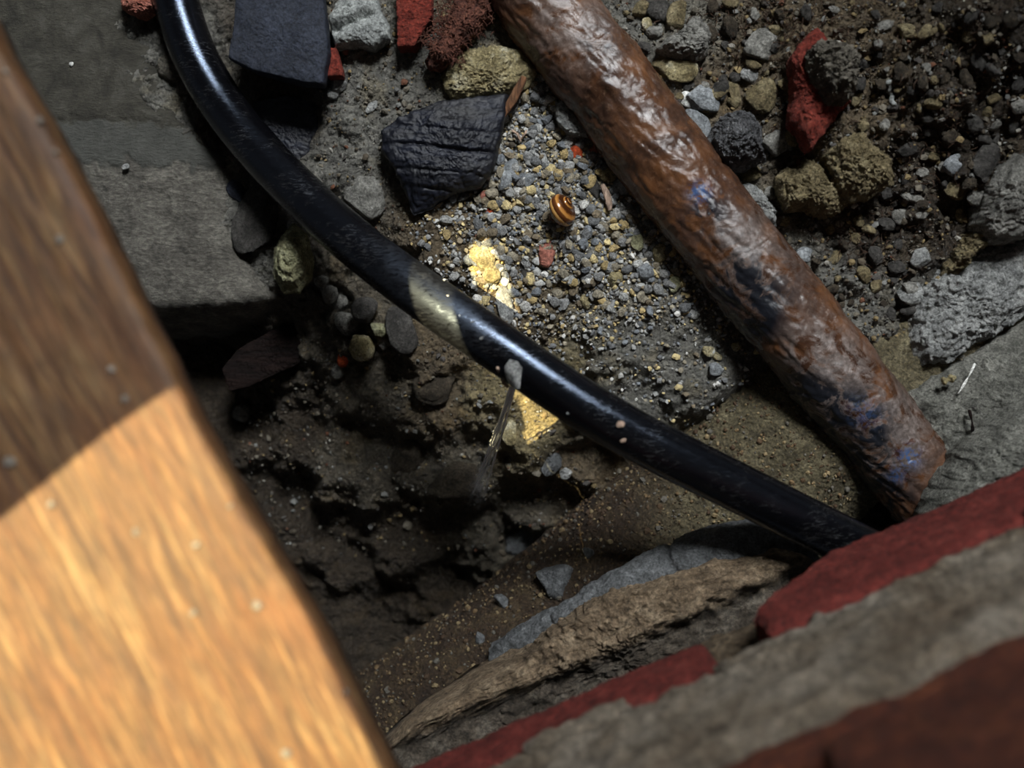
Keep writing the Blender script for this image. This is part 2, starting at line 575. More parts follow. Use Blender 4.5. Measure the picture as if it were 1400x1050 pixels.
# ------------------------------------------------------------------ ceiling slab, unseen, cut to shape the sunbeam; unseen boards added for shade
def sunshift(p, z):
    """point p (on or above the ground) carried back up the sun beam to height z"""
    dz = z - p[2]
    return np.array([p[0] - SUN_DX * dz, p[1] - SUN_DY * dz, z])


ZW = 0.20                                # top of the timber
CZ = 2.2
hole_px = [  # (px, py, height at which the edge of the beam is seen)
    (-260, 895, ZW), (0, 702, ZW), (140, 588, ZW), (243, 517, ZW),
    (632, 338, -0.004), (672, 325, -0.004), (692, 372, -0.004),
    (768, 566, -0.025), (722, 612, -0.03),
    (327, 690, ZW), (420, 850, ZW), (517, 1048, ZW), (670, 1350, ZW), (-300, 1500, ZW)]
hole = np.array([sunshift(at(px, py, z), CZ) for px, py, z in hole_px])
bm = bmesh.new()
cx, cy = hole[:, 0].mean(), hole[:, 1].mean()
outer = []
inner = []
for p in hole:
    inner.append(bm.verts.new(p))
R = 2.0
ring = [(-R, -R), (R, -R), (R, R), (-R, R)]
ov = [bm.verts.new((cx + a, cy + c_, CZ)) for a, c_ in ring]
edges = [bm.edges.new((inner[i], inner[(i + 1) % len(inner)])) for i in range(len(inner))]
edges += [bm.edges.new((ov[i], ov[(i + 1) % 4])) for i in range(4)]
bmesh.ops.triangle_fill(bm, use_beauty=True, use_dissolve=False, edges=edges)
me = bpy.data.meshes.new('ceiling')
# drop faces that fell inside the opening
def in_poly(x, y, poly):
    c = False
    n = len(poly)
    for i in range(n):
        x1, y1 = poly[i][0], poly[i][1]
        x2, y2 = poly[(i + 1) % n][0], poly[(i + 1) % n][1]
        if (y1 > y) != (y2 > y) and x < (x2 - x1) * (y - y1) / (y2 - y1) + x1:
            c = not c
    return c


bad = [f for f in bm.faces if in_poly(f.calc_center_median().x, f.calc_center_median().y, hole)]
bmesh.ops.delete(bm, geom=bad, context='FACES')
geo = bmesh.ops.extrude_face_region(bm, geom=list(bm.faces))
for el in geo['geom']:
    if isinstance(el, bmesh.types.BMVert):
        el.co.z += 0.004
bmesh.ops.recalc_face_normals(bm, faces=bm.faces)
bm.to_mesh(me)
bm.free()
me.materials.append(M['ceil'])
o = bpy.data.objects.new('ceiling', me)
C.objects.link(o)
tag(o, 'plastered ceiling with a rooflight opening above the hole', 'ceiling', kind='structure')

# floor boards added out of view over the far corner to shade the bank
def plain_board(name, c, L_, W_, T_, rz_, mat):
    nx_, ny_ = 40, 8
    V, F = [], []
    X_, Y_ = np.meshgrid(np.linspace(-L_ / 2, L_ / 2, nx_), np.linspace(-W_ / 2, W_ / 2, ny_), indexing='ij')
    for zt in (T_ / 2, -T_ / 2):
        V.append(np.stack([X_, Y_, zt + 0.0006 * fbm(np.stack([X_.ravel() * 8, Y_.ravel() * 40, 0 * X_.ravel()], 1), 3).reshape(X_.shape)], -1).reshape(-1, 3))
    f0 = grid_faces(nx_, ny_)
    n0 = nx_ * ny_
    F = [f0, f0[:, ::-1] + n0]
    loop = [i * ny_ for i in range(nx_)] + [(nx_ - 1) * ny_ + j for j in range(1, ny_)] + [i * ny_ + ny_ - 1 for i in range(nx_ - 2, -1, -1)] + [j for j in range(ny_ - 2, 0, -1)]
    lp = np.array(loop)
    l2 = np.roll(lp, -1)
    F.append(np.stack([lp, lp + n0, l2 + n0, l2], 1))
    return mk(name, np.vstack(V), np.concatenate(F), mat, loc=c, rot=(0, 0, rz_))


for j_ in range(2):
    e0 = np.array([0.222, 0.318]) + np.array([0.7071, 0.7071]) * (0.062 + j_ * 0.126)
    o = plain_board('floor_board', (e0[0], e0[1], 0.30), 0.75, 0.12, 0.022, -math.pi / 4, M['board'])
    tag(o, ['brown floor board nearest the hole above the dark bank', 'brown floor board farther from the hole above the dark bank'][j_], 'floor board', kind='structure')

# ------------------------------------------------------------------ ground
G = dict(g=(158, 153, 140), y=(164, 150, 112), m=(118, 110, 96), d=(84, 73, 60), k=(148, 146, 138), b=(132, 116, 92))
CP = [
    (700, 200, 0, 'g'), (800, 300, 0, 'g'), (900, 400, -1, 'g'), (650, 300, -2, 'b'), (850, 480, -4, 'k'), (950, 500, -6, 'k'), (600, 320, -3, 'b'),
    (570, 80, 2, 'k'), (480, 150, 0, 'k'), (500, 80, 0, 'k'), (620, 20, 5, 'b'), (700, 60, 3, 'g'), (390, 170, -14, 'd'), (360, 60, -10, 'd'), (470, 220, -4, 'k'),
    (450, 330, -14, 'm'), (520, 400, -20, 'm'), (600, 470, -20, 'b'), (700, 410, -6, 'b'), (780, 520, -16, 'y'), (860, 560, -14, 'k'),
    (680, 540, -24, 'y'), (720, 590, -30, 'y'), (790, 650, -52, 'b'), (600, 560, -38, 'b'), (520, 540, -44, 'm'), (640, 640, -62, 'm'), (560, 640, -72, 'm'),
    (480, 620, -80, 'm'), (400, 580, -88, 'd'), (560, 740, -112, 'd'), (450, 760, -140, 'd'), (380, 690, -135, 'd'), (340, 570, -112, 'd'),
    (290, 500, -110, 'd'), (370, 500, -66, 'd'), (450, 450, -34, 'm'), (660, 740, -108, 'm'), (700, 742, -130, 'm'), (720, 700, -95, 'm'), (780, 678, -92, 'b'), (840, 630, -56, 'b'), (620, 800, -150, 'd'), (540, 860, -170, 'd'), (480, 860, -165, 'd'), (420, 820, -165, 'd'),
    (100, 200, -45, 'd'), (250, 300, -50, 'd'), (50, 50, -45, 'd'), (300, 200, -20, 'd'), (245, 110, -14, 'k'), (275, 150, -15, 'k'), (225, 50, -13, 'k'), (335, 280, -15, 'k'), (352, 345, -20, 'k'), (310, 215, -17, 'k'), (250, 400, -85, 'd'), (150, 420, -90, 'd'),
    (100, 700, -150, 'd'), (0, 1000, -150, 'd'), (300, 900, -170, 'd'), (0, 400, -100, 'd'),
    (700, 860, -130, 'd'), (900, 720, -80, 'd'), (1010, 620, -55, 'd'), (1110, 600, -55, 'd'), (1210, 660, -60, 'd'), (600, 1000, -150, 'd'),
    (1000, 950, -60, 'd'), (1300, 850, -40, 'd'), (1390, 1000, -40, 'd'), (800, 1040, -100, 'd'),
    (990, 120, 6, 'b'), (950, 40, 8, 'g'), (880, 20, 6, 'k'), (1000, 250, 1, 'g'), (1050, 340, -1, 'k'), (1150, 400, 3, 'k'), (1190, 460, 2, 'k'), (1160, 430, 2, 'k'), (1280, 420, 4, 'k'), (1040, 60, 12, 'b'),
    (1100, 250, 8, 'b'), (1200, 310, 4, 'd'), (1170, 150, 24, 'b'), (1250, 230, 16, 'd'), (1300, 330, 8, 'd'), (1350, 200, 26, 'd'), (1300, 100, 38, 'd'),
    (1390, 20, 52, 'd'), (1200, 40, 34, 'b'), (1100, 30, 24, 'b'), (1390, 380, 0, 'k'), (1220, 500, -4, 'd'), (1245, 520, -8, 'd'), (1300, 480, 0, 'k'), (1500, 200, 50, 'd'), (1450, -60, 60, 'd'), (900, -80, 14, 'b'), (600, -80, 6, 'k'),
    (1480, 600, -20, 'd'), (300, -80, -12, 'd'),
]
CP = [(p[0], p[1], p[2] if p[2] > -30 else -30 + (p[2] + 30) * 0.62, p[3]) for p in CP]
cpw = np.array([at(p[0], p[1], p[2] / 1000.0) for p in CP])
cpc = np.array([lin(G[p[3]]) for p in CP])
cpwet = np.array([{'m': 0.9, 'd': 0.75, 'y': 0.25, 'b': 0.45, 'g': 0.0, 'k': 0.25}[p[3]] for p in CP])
GX0, GX1, GY0, GY1, GS = -0.31, 0.27, -0.24, 0.205, 0.00080
gx = np.arange(GX0, GX1, GS)
gy = np.arange(GY0, GY1, GS)
XX, YY = np.meshgrid(gx, gy, indexing='ij')
xf, yf = XX.ravel(), YY.ravel()
zz = np.zeros(len(xf))
sc_ = np.zeros((len(xf), 3))
wt_ = np.zeros(len(xf))
ws = np.zeros(len(xf))
wob = fbm(np.stack([xf * 60, yf * 60, 0 * xf + 3], 1), 3) * 0.012
for (px_, py_, pz_), pc_, pw_ in zip(cpw, cpc, cpwet):
    d2 = (xf - px_ + wob) ** 2 + (yf - py_ + wob) ** 2 + 3e-5
    w = d2 ** -2.0
    ws += w
    zz += w * pz_
    sc_ += w[:, None] * pc_
    wt_ += w * pw_
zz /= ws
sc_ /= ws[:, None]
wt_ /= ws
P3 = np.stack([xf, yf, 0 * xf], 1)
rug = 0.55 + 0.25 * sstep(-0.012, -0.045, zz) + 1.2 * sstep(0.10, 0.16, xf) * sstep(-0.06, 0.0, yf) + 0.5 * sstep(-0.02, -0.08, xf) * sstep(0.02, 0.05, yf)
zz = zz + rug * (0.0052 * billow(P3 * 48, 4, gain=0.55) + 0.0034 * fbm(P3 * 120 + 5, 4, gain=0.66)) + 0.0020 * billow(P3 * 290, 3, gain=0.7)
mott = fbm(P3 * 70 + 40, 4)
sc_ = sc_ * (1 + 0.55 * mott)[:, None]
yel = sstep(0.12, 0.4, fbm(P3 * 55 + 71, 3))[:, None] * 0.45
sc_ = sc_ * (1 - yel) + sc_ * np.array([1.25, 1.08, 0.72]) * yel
ZG = zz.reshape(XX.shape)


def T(x, y):
    i = min(max((x - GX0) / GS, 0), len(gx) - 2)
    j = min(max((y - GY0) / GS, 0), len(gy) - 2)
    i0, j0 = int(i), int(j)
    a, c_ = i - i0, j - j0
    return float(ZG[i0, j0] * (1 - a) * (1 - c_) + ZG[i0 + 1, j0] * a * (1 - c_) + ZG[i0, j0 + 1] * (1 - a) * c_ + ZG[i0 + 1, j0 + 1] * a * c_)


def ground(px, py):
    z = 0.0
    for _ in range(14):
        p = at(px, py, z)
        z = 0.5 * z + 0.5 * T(p[0], p[1])
    return at(px, py, z)


# the earth goes on beyond the picture: rings outward from the border of the fine grid
nxg, nyg = len(gx), len(gy)
bl = [i_ * nyg for i_ in range(nxg)] + [(nxg - 1) * nyg + j_ for j_ in range(1, nyg)] + [i_ * nyg + nyg - 1 for i_ in range(nxg - 2, -1, -1)] + [j_ for j_ in range(nyg - 2, 0, -1)]
bl = np.array(bl)
gV = [np.stack([xf, yf, zz], 1)]
gF = [grid_faces(nxg, nyg)]
gS, gW = [sc_], [wt_]
prev = bl
nb = len(bl)
tot = len(xf)
for r_i, fct in enumerate((1.06, 1.14, 1.25, 1.4, 1.65, 2.0, 2.6, 3.6, 5.0)):
    tt = 1 - 1 / fct ** 2
    px3, py3 = xf[bl] * fct, yf[bl] * fct
    pz3 = zz[bl] * (1 - tt) + 0.012 * tt + 0.006 * fbm(np.stack([px3 * 25, py3 * 25, 0 * px3 + 2], 1), 4)
    gV.append(np.stack([px3, py3, pz3], 1))
    gS.append(sc_[bl])
    gW.append(wt_[bl])
    cur_ = tot + np.arange(nb)
    gF.append(np.stack([prev, cur_, np.roll(cur_, -1), np.roll(prev, -1)], 1))
    prev = cur_
    tot += nb
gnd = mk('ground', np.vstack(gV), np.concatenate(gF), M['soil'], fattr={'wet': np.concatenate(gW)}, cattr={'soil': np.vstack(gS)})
tag(gnd, 'grey and brown rubble earth sloping down into a dark wet pit', 'ground', kind='structure')

# ------------------------------------------------------------------ tubes
def catmull(pts, n):
    P = np.asarray(pts, float)
    P = np.vstack([2 * P[0] - P[1], P, 2 * P[-1] - P[-2]])
    out = []
    for i in range(1, len(P) - 2):
        t = np.linspace(0, 1, 40, endpoint=False)[:, None]
        p0, p1, p2, p3 = P[i - 1], P[i], P[i + 1], P[i + 2]
        out.append(0.5 * ((2 * p1) + (-p0 + p2) * t + (2 * p0 - 5 * p1 + 4 * p2 - p3) * t ** 2 + (-p0 + 3 * p1 - 3 * p2 + p3) * t ** 3))
    out = np.vstack(out + [P[-2][None]])
    s = np.concatenate([[0], np.cumsum(np.linalg.norm(np.diff(out, axis=0), axis=1))])
    q = np.linspace(0, s[-1], n)
    return np.stack([np.interp(q, s, out[:, k]) for k in range(3)], 1), q


def tube_frames(path):
    Tn = np.gradient(path, axis=0)
    Tn /= np.linalg.norm(Tn, axis=1)[:, None]
    up = np.array([0, 0, 1.0])
    S = np.cross(Tn, up)
    S /= np.linalg.norm(S, axis=1)[:, None]
    U = np.cross(S, Tn)
    return Tn, S, U


def tube(path, rad_fn, nang=48, caps=True):
    """rad_fn(s_index array, angle array) -> radius; angle 0 = towards the right of travel, pi/2 = up"""
    Tn, S, U = tube_frames(path)
    n = len(path)
    a = np.linspace(0, 2 * np.pi, nang, endpoint=False)
    I, A = np.meshgrid(np.arange(n), a, indexing='ij')
    R_ = rad_fn(I, A)
    V = path[:, None, :] + (np.cos(A) * R_)[..., None] * S[:, None, :] + (np.sin(A) * R_)[..., None] * U[:, None, :]
    V = V.reshape(-1, 3)
    Ii, J = np.meshgrid(np.arange(n - 1), np.arange(nang), indexing='ij')
    J2 = (J + 1) % nang
    F = np.stack([Ii * nang + J, (Ii + 1) * nang + J, (Ii + 1) * nang + J2, Ii * nang + J2], -1).reshape(-1, 4)
    Fs = [F[:, ::-1]]
    if caps:
        c0, c1 = len(V), len(V) + 1
        V = np.vstack([V, path[0], path[-1]])
        jj = np.arange(nang)
        j2 = (jj + 1) % nang
        Fs.append(np.concatenate([np.stack([np.full(nang, c0), jj, j2], 1)[:, ::-1], np.stack([np.full(nang, c1), (n - 1) * nang + j2, (n - 1) * nang + jj], 1)[:, ::-1]]))
    return V, Fs, I, A


# black pipe ---------------------------------------------------------------
bp = [(190, -420, 0.000), (202, -240, 0.000), (222, -70, 0.000), (240, 0, 0.000), (266, 75, 0.000), (306, 145, 0.002), (360, 212, 0.009), (430, 283, 0.022), (510, 352, 0.037), (600, 418, 0.052), (700, 487, 0.057),
      (800, 555, 0.058), (900, 612, 0.056), (1000, 662, 0.052), (1100, 712, 0.047), (1200, 762, 0.040), (1300, 812, 0.034)]
path, q = catmull([at(*p) for p in bp], 560)
RB = 0.0102
V, F, I, A = tube(path, lambda i, a: RB * (1 + 0.012 * fbm(np.stack([i.ravel() * 0.03, np.cos(a.ravel()) * 1.5, np.sin(a.ravel()) * 1.5], 1), 3).reshape(i.shape)), 56)
sx_ = 700 + V[:, 0] / (H - V[:, 2]) * FPX
pipe = mk('water_pipe', V, F, M['black'], fattr={'scuff': np.exp(-((sx_ - 590) / 75.0) ** 4)})
tag(pipe, 'glossy black plastic water pipe curving across the pit with a leak', 'pipe')
BPATH = path


def on_tube(path, px, py, R_):
    """point on the upper surface of a tube seen at a pixel"""
    best = None
    pr = np.stack([700 + path[:, 0] / (H - path[:, 2]) * FPX, 525 - path[:, 1] / (H - path[:, 2]) * FPX], 1)
    i = int(np.argmin((pr[:, 0] - px) ** 2 + (pr[:, 1] - py) ** 2))
    c = path[i]
    z = c[2] + R_
    for _ in range(12):
        p = at(px, py, z)
        Tn = path[min(i + 1, len(path) - 1)] - path[max(i - 1, 0)]
        Tn /= np.linalg.norm(Tn)
        dvec = np.array([p[0] - c[0], p[1] - c[1], 0])
        hN = np.array([-Tn[1], Tn[0], 0])
        hN /= np.linalg.norm(hN)
        off = min(abs(float(dvec @ hN)), R_ * 0.999)
        z = c[2] + math.sqrt(R_ * R_ - off * off)
    return at(px, py, z)


def blob(name, p, dims, mat, seed, parent=None, rotz=0.0, sub=3, rough=0.12, planes=8, tilt=(0, 0)):
    V, F = rock_geo(seed, dims, sub, planes, rough)
    return mk(name, V, F, mat, parent, loc=tuple(p), rot=(tilt[0], tilt[1], rotz))


for px, py, w, h, m_, s in [(417, 266, 12, 12, 'light', 3), (848, 580, 13, 11, 'husk', 5), (853, 602, 12, 7, 'husk', 6), (612, 405, 4, 4, 'white', 8), (607, 383, 4, 4, 'white', 9),
                            (628, 432, 4, 4, 'white', 10), (659, 462, 9, 5, 'light', 12), (646, 440, 9, 3, 'light', 13), (505, 330, 6, 4, 'grey', 14), (776, 565, 4, 4, 'light', 15)]:
    p = on_tube(BPATH, px, py, RB)
    k = (H - p[2]) / FPX
    blob('dirt_speck', p, (w * k, h * k, min(w, h) * k * 0.7), M[m_], s, pipe, 0.4, 2)

# torn plastic flap at the leak
fl = np.array([(690, 500), (697, 491), (708, 494), (714, 503), (712, 520), (711, 531), (704, 533), (695, 523), (690, 512)])
Vf = []
for lay, dz in ((0, 0.0022), (1, 0.0006)):
    for px, py in fl:
        p = on_tube(BPATH, px, min(py, 522), RB)
        z = p[2] + dz + 0.0015 * sstep(515, 535, np.array(py))
        Vf.append(at(px, py, float(z)))
n_ = len(fl)
c0 = np.mean(Vf[:n_], axis=0) + np.array([0, 0, 0.0008])
c1 = np.mean(Vf[n_:], axis=0)
Vf += [c0, c1]
tri = [(2 * n_, (i + 1) % n_, i) for i in range(n_)] + [(2 * n_ + 1, n_ + i, n_ + (i + 1) % n_) for i in range(n_)]
qd = [(i, (i + 1) % n_, n_ + (i + 1) % n_, n_ + i) for i in range(n_)]
o = mk('torn_flap', Vf, [np.array(tri), np.array(qd)], M['light'], pipe)
o['label'] = 'pale torn flap over the leak'
cur, _ = catmull([on_tube(BPATH, 680, 503, RB) + (0, 0, 0.001), at(684, 512, 0.060), at(689, 523, 0.056), at(694, 529, 0.054)], 16)
V, F, I, A = tube(cur, lambda i, a: 0.0007 + 0 * i, 8)
mk('torn_strip', V, F, M['husk'], pipe)

# brown wrapped pipe ---------------------------------------------------------
rp = [(440, -430, 0.010), (560, -265, 0.010), (690, -90, 0.010), (739, 0, 0.010), (800, 78, 0.010), (868, 165, 0.010), (940, 262, 0.010), (1010, 352, 0.010), (1080, 436, 0.009), (1150, 524, 0.006), (1215, 605, -0.003), (1290, 695, -0.010), (1380, 800, -0.02)]
path, q = catmull([at(*p) for p in rp], 860)
RR = 0.0205


def wrap_rad(i, a):
    s = q[i]
    ph = (s / 0.061 - a / (2 * np.pi) * 1.0 + 0.22 * np.sin(s * 61) + 0.05 * np.sin(a * 3)) % 1.0
    step = (0.0009 * (1 - ph) ** 0.7 + 0.0005 * np.exp(-((ph - 0.96) / 0.03) ** 2)) * (0.35 + 0.65 * np.sin(s * 37 + a * 1.3) ** 2)
    Pn = np.stack([s.ravel() * 28, np.cos(a.ravel()) * 0.9, np.sin(a.ravel()) * 0.9], 1)
    Pw = np.stack([(s * 30 + a * 1.2).ravel(), np.cos(a.ravel() - s.ravel() * 16) * 3.0, np.sin(a.ravel() - s.ravel() * 16) * 3.0], 1)
    Pf = np.stack([s.ravel() * 190, np.cos(a.ravel()) * 4, np.sin(a.ravel()) * 4], 1)
    wr = 0.0016 * fbm(Pn, 3) + 0.0011 * billow(Pw, 3) + 0.0007 * fbm(Pf, 3)
    return RR - 0.0006 + step + wr.reshape(s.shape)


V, F, I, A = tube(path, wrap_rad, 150)
PXX = np.concatenate([(700 + V[:-2, 0] / (H - V[:-2, 2]) * FPX), [0, 0]])
PYY = np.concatenate([(525 - V[:-2, 1] / (H - V[:-2, 2]) * FPX), [0, 0]])


def spot(cx, cy, r):
    return np.exp(-(((PXX - cx) ** 2 + (PYY - cy) ** 2) / r ** 2))


up_ = sstep(-0.2, 0.2, np.concatenate([np.sin(A).ravel(), [0, 0]]))
mud = np.clip(0.04 + spot(1130, 500, 45) + spot(1210, 600, 50) + spot(1010, 330, 35) * 0.6 +  spot(1110, 520, 60) * 1.2 + spot(1180, 600, 70) + spot(780, 30, 60) * 0.7 + spot(1030, 370, 60) * 0.7, 0, 1)
tar_shade = np.clip(spot(1090, 540, 40) * 1.2 + spot(1150, 625, 55) * 1.4 + spot(1200, 690, 45) * 1.3 + spot(1035, 440, 28) * 1.2 + spot(965, 290, 40) + spot(1040, 400, 45) + spot(1170, 580, 45) * 1.3 + spot(1120, 580, 45) * 1.3 + spot(820, 60, 24) * 0.9 + spot(1000, 380, 35), 0, 1)  # black smears, extended down the left side to paint its shade
blue = np.clip(spot(957, 263, 12) * 1.5 + spot(1243, 625, 14) * 1.2 + spot(1180, 565, 20) * 0.5 + spot(1225, 650, 10), 0, 1)
wrap = mk('wrapped_pipe', V, F, M['wrap'], fattr={'mud': mud, 'tar': tar_shade, 'blue': blue})
tag(wrap, 'old pipe in shiny brown waxy wrapping with smears of mud, lying on gravel', 'pipe')
RPATH = path

# drain pipe ----------------------------------------------------------------
RD = 0.052


def drain_axis(ex, ey, z, ze=None):
    """axis point (height z) for a pixel on the pipe's upper-left edge, where earth at height ze meets it"""
    ze = z if ze is None else ze
    e = at(ex, ey, ze)
    nrm = np.array([0.585, -0.811, 0.0])
    p = e + nrm * math.sqrt(RD ** 2 - (ze - z) ** 2)
    p[2] = z
    return p


dp = [drain_axis(400, 985, -0.076), drain_axis(490, 920, -0.072), drain_axis(690, 776, -0.064), drain_axis(880, 640, -0.056, -0.034), drain_axis(1055, 519, -0.050, -0.010), drain_axis(1230, 396, -0.048, -0.006), drain_axis(1400, 277, -0.048, -0.006)]
dp = [np.array(p) for p in dp]
path, q = catmull(dp, 560)


def drain_rad(i, a):
    s = q[i]
    Pn = np.stack([s.ravel() * 40, np.cos(a.ravel()) * 2.2, np.sin(a.ravel()) * 2.2], 1)
    r_ = RD + 0.0014 * fbm(Pn, 3).reshape(s.shape) + 0.0016 * billow(Pn * 4.2, 4, gain=0.68).reshape(s.shape) + 0.0010 * fbm(Pn * 11, 3, gain=0.7).reshape(s.shape)
    return r_


V, F, I, A = tube(path, drain_rad, 260)
PXX = np.concatenate([(700 + V[:-2, 0] / (H - V[:-2, 2]) * FPX), [0, 0]])
grey = sstep(840, 980, PXX)
drain = mk('drain_pipe', V, F, M['drain'], fattr={'grey': grey})
tag(drain, 'large earth-caked drain pipe running from the dark pit under the black pipe', 'pipe')
DPATH = path

# grains of earth caked on the drain pipe
rd_ = np.random.RandomState(77)
Tn_, S_d, U_d = tube_frames(DPATH)
D1c, F1c = rock_geo(555, (1, 1, 0.8), 1, 7, 0.05)
Vs, Fs_, Cs = [], [], []
off = 0
for k in range(4200):
    i = rd_.randint(20, 420)
    a_ = rd_.uniform(0.9, 3.1)
    dirv = np.cos(a_) * S_d[i] + np.sin(a_) * U_d[i]
    w_ = 0.0009 * (1 + rd_.pareto(3.2))
    p = DPATH[i] + dirv * (RD + 0.0002)
    mr = np.array(Matrix.Rotation(rd_.uniform(0, 6.28), 3, Vector(rd_.normal(size=3))))
    V_k = (D1c * min(w_, 0.0034)) @ mr.T + p
    Vs.append(V_k)
    Fs_.append(F1c + off)
    off += len(V_k)
    c_k = lin([(92, 74, 50), (66, 50, 33), (112, 97, 70), (80, 76, 68), (56, 41, 27)][rd_.randint(5)]) * (1.0 + 0.5 * sstep(0.05, 0.11, p[0]))
    Cs.append(np.tile(c_k, (len(V_k), 1)))
o = mk('earth_crust', np.vstack(Vs), np.concatenate(Fs_), M['gravel'], drain, smooth=False, cattr={'stone': np.vstack(Cs)})
o['kind'] = 'stuff'
o['label'] = 'crumbly brown earth grains caked on the pipe'

# ------------------------------------------------------------------ slab-like stones from an outline
def outline_stone(name, pts, z, thick, mat, seed=1, dome=0.15, bevel=0.12, rough=0.0009, freq=160, nang=220, nrad=44, jag=0.02, parent=None, tilt=(0, 0), ridge=None, center=None, smooth_pow=6, base=None):
    """closed stone whose plan is the given outline; pts in pixels at height z (its upper rim); thick in metres"""
    W = np.array([at(px, py, z)[:2] for px, py in pts])
    c = W.mean(0) if center is None else at(center[0], center[1], z)[:2]
    # dense outline, star-shaped about c
    Wd = np.vstack([W[i] + (W[(i + 1) % len(W)] - W[i]) * np.linspace(0, 1, 30, endpoint=False)[:, None] for i in range(len(W))])
    ang = np.arctan2(Wd[:, 1] - c[1], Wd[:, 0] - c[0])
    rad = np.hypot(Wd[:, 0] - c[0], Wd[:, 1] - c[1])
    o_ = np.argsort(ang)
    ang, rad = ang[o_], rad[o_]
    th = np.linspace(-np.pi, np.pi, nang, endpoint=False)
    r = np.interp(th, np.concatenate([ang - 2 * np.pi, ang, ang + 2 * np.pi]), np.concatenate([rad, rad, rad]))
    r = r * (1 + jag * fbm(np.stack([np.cos(th) * 6, np.sin(th) * 6, 0 * th + seed], 1), 4))
    prof = []      # (radial fraction, height fraction 0 top .. -1 bottom)
    for t in np.linspace(0, 1, nrad)[1:]:
        t2 = t
        prof.append((t2 * (1 - bevel * 0.25), dome * (1 - t2 ** 2) - bevel * 0.5 * t2 ** smooth_pow))
    for u in np.linspace(0, 1, 9)[1:]:
        prof.append((1 - bevel * 0.25 * (1 - min(1, u * 3)) ** 2 - 0.10 * max(0, u - 0.4), -bevel * 0.5 - (1 - bevel * 0.5) * u))
    V = []
    V.append([[c[0], c[1], z + dome * thick]])
    for fr, hf in prof:
        V.append(np.stack([c[0] + np.cos(th) * r * fr, c[1] + np.sin(th) * r * fr, np.full(nang, z + hf * thick)], 1))
    V.append([[c[0], c[1], z - thick]])
    V = np.vstack(V)
    n = len(prof)
    jj = np.arange(nang)
    j2 = (jj + 1) % nang
    Fq = []
    for i in range(n - 1):
        a, b_ = 1 + i * nang, 1 + (i + 1) * nang
        Fq.append(np.stack([a + jj, b_ + jj, b_ + j2, a + j2], 1))
    Fq = np.concatenate(Fq)
    Ft = np.concatenate([np.stack([np.zeros(nang, int), 1 + jj, 1 + j2], 1), np.stack([np.full(nang, len(V) - 1), 1 + (n - 1) * nang + j2, 1 + (n - 1) * nang + jj], 1)])
    cen = np.array([c[0], c[1], z - thick * 0.5])
    Lc = V - cen
    d = np.stack([fbm(V * freq + seed * 2.1, 4, gain=0.6), fbm(V * freq + 31 + seed, 4, gain=0.6), fbm(V * freq + 57 + seed, 4, gain=0.6)], 1)
    Lc = Lc + d * rough * np.array([1, 1, 1.5])
    hdir = Lc / (np.linalg.norm(Lc, axis=1)[:, None] + 1e-9)
    hdir[:, 2] += 0.6
    crag_ = rough * 0.55 * billow(V * freq * 2.6 + seed, 4, gain=0.65) + rough * 0.30 * fbm(V * freq * 6 + seed, 3, gain=0.65)
    Lc = Lc + hdir * crag_[:, None]
    if ridge is not None:
        Lc[:, 2] += ridge(V, Lc)
    return mk(name, Lc, [Fq, Ft], mat, parent, loc=tuple(cen), rot=(tilt[0], tilt[1], 0))


# ------------------------------------------------------------------ concrete footing (upper left)
poly_px = [(-320, -330), (196, -330), (212, -90), (220, 40), (238, 105), (262, 152), (310, 196), (338, 240), (334, 320), (356, 372), (388, 405), (352, 432), (300, 444), (215, 450), (100, 455), (-320, 455)]
ZS = -0.014
poly = np.array([at(px, py, ZS)[:2] for px, py in poly_px])
fs = 0.0008
fx = np.arange(poly[:, 0].min() - 0.004, poly[:, 0].max() + 0.006, fs)
fy = np.arange(poly[:, 1].min() - 0.006, poly[:, 1].max() + 0.004, fs)
FX, FY = np.meshgrid(fx, fy, indexing='ij')
px_, py_ = FX.ravel(), FY.ravel()


def sdf(poly, x, y):
    d = np.full(len(x), 1e9)
    ins = np.zeros(len(x), bool)
    n = len(poly)
    for i in range(n):
        a, b_ = poly[i], poly[(i + 1) % n]
        e = b_ - a
        wx, wy = x - a[0], y - a[1]
        t = np.clip((wx * e[0] + wy * e[1]) / (e @ e), 0, 1)
        d = np.minimum(d, (wx - e[0] * t) ** 2 + (wy - e[1] * t) ** 2)
        cnd = (a[1] > y) != (b_[1] > y)
        with np.errstate(divide='ignore', invalid='ignore'):
            ins ^= cnd & (x < (b_[0] - a[0]) * (y - a[1]) / (b_[1] - a[1] + 1e-12) + a[0])
    d = np.sqrt(d)
    return np.where(ins, d, -d)


sd = sdf(poly, px_, py_) + 0.0022 * fbm(np.stack([px_ * 90, py_ * 90, 0 * px_], 1), 4)
U_ = 700 + px_ / (H - ZS) * FPX
V_ = 525 - py_ / (H - ZS) * FPX
wv = V_ + 26 * fbm(np.stack([px_ * 60, py_ * 60, 0 * px_ + 8], 1), 4) + (U_ - 200) * -0.03
south = sstep(400, 446, V_) * sstep(420, 330, U_)
drop = np.where(sd < 0.012, 0.020 * (1 - np.clip(sd / 0.012, 0, 1)) ** 2.2, 0)
wv = wv + 16 * fbm(np.stack([px_ * 170, py_ * 170, 0 * px_ + 21], 1), 4, gain=0.65)
zone = 0.0 + 0.5 * sstep(152, 174, wv) + 0.5 * sstep(216, 238, wv)
hz = ZS + 0.0012 * (zone - 0.5) * -1 - 0.0009 * np.exp(-((wv - 227) / 4) ** 2) - 0.0006 * np.exp(-((wv - 163) / 4) ** 2)
Pn = np.stack([px_, py_, 0 * px_], 1)
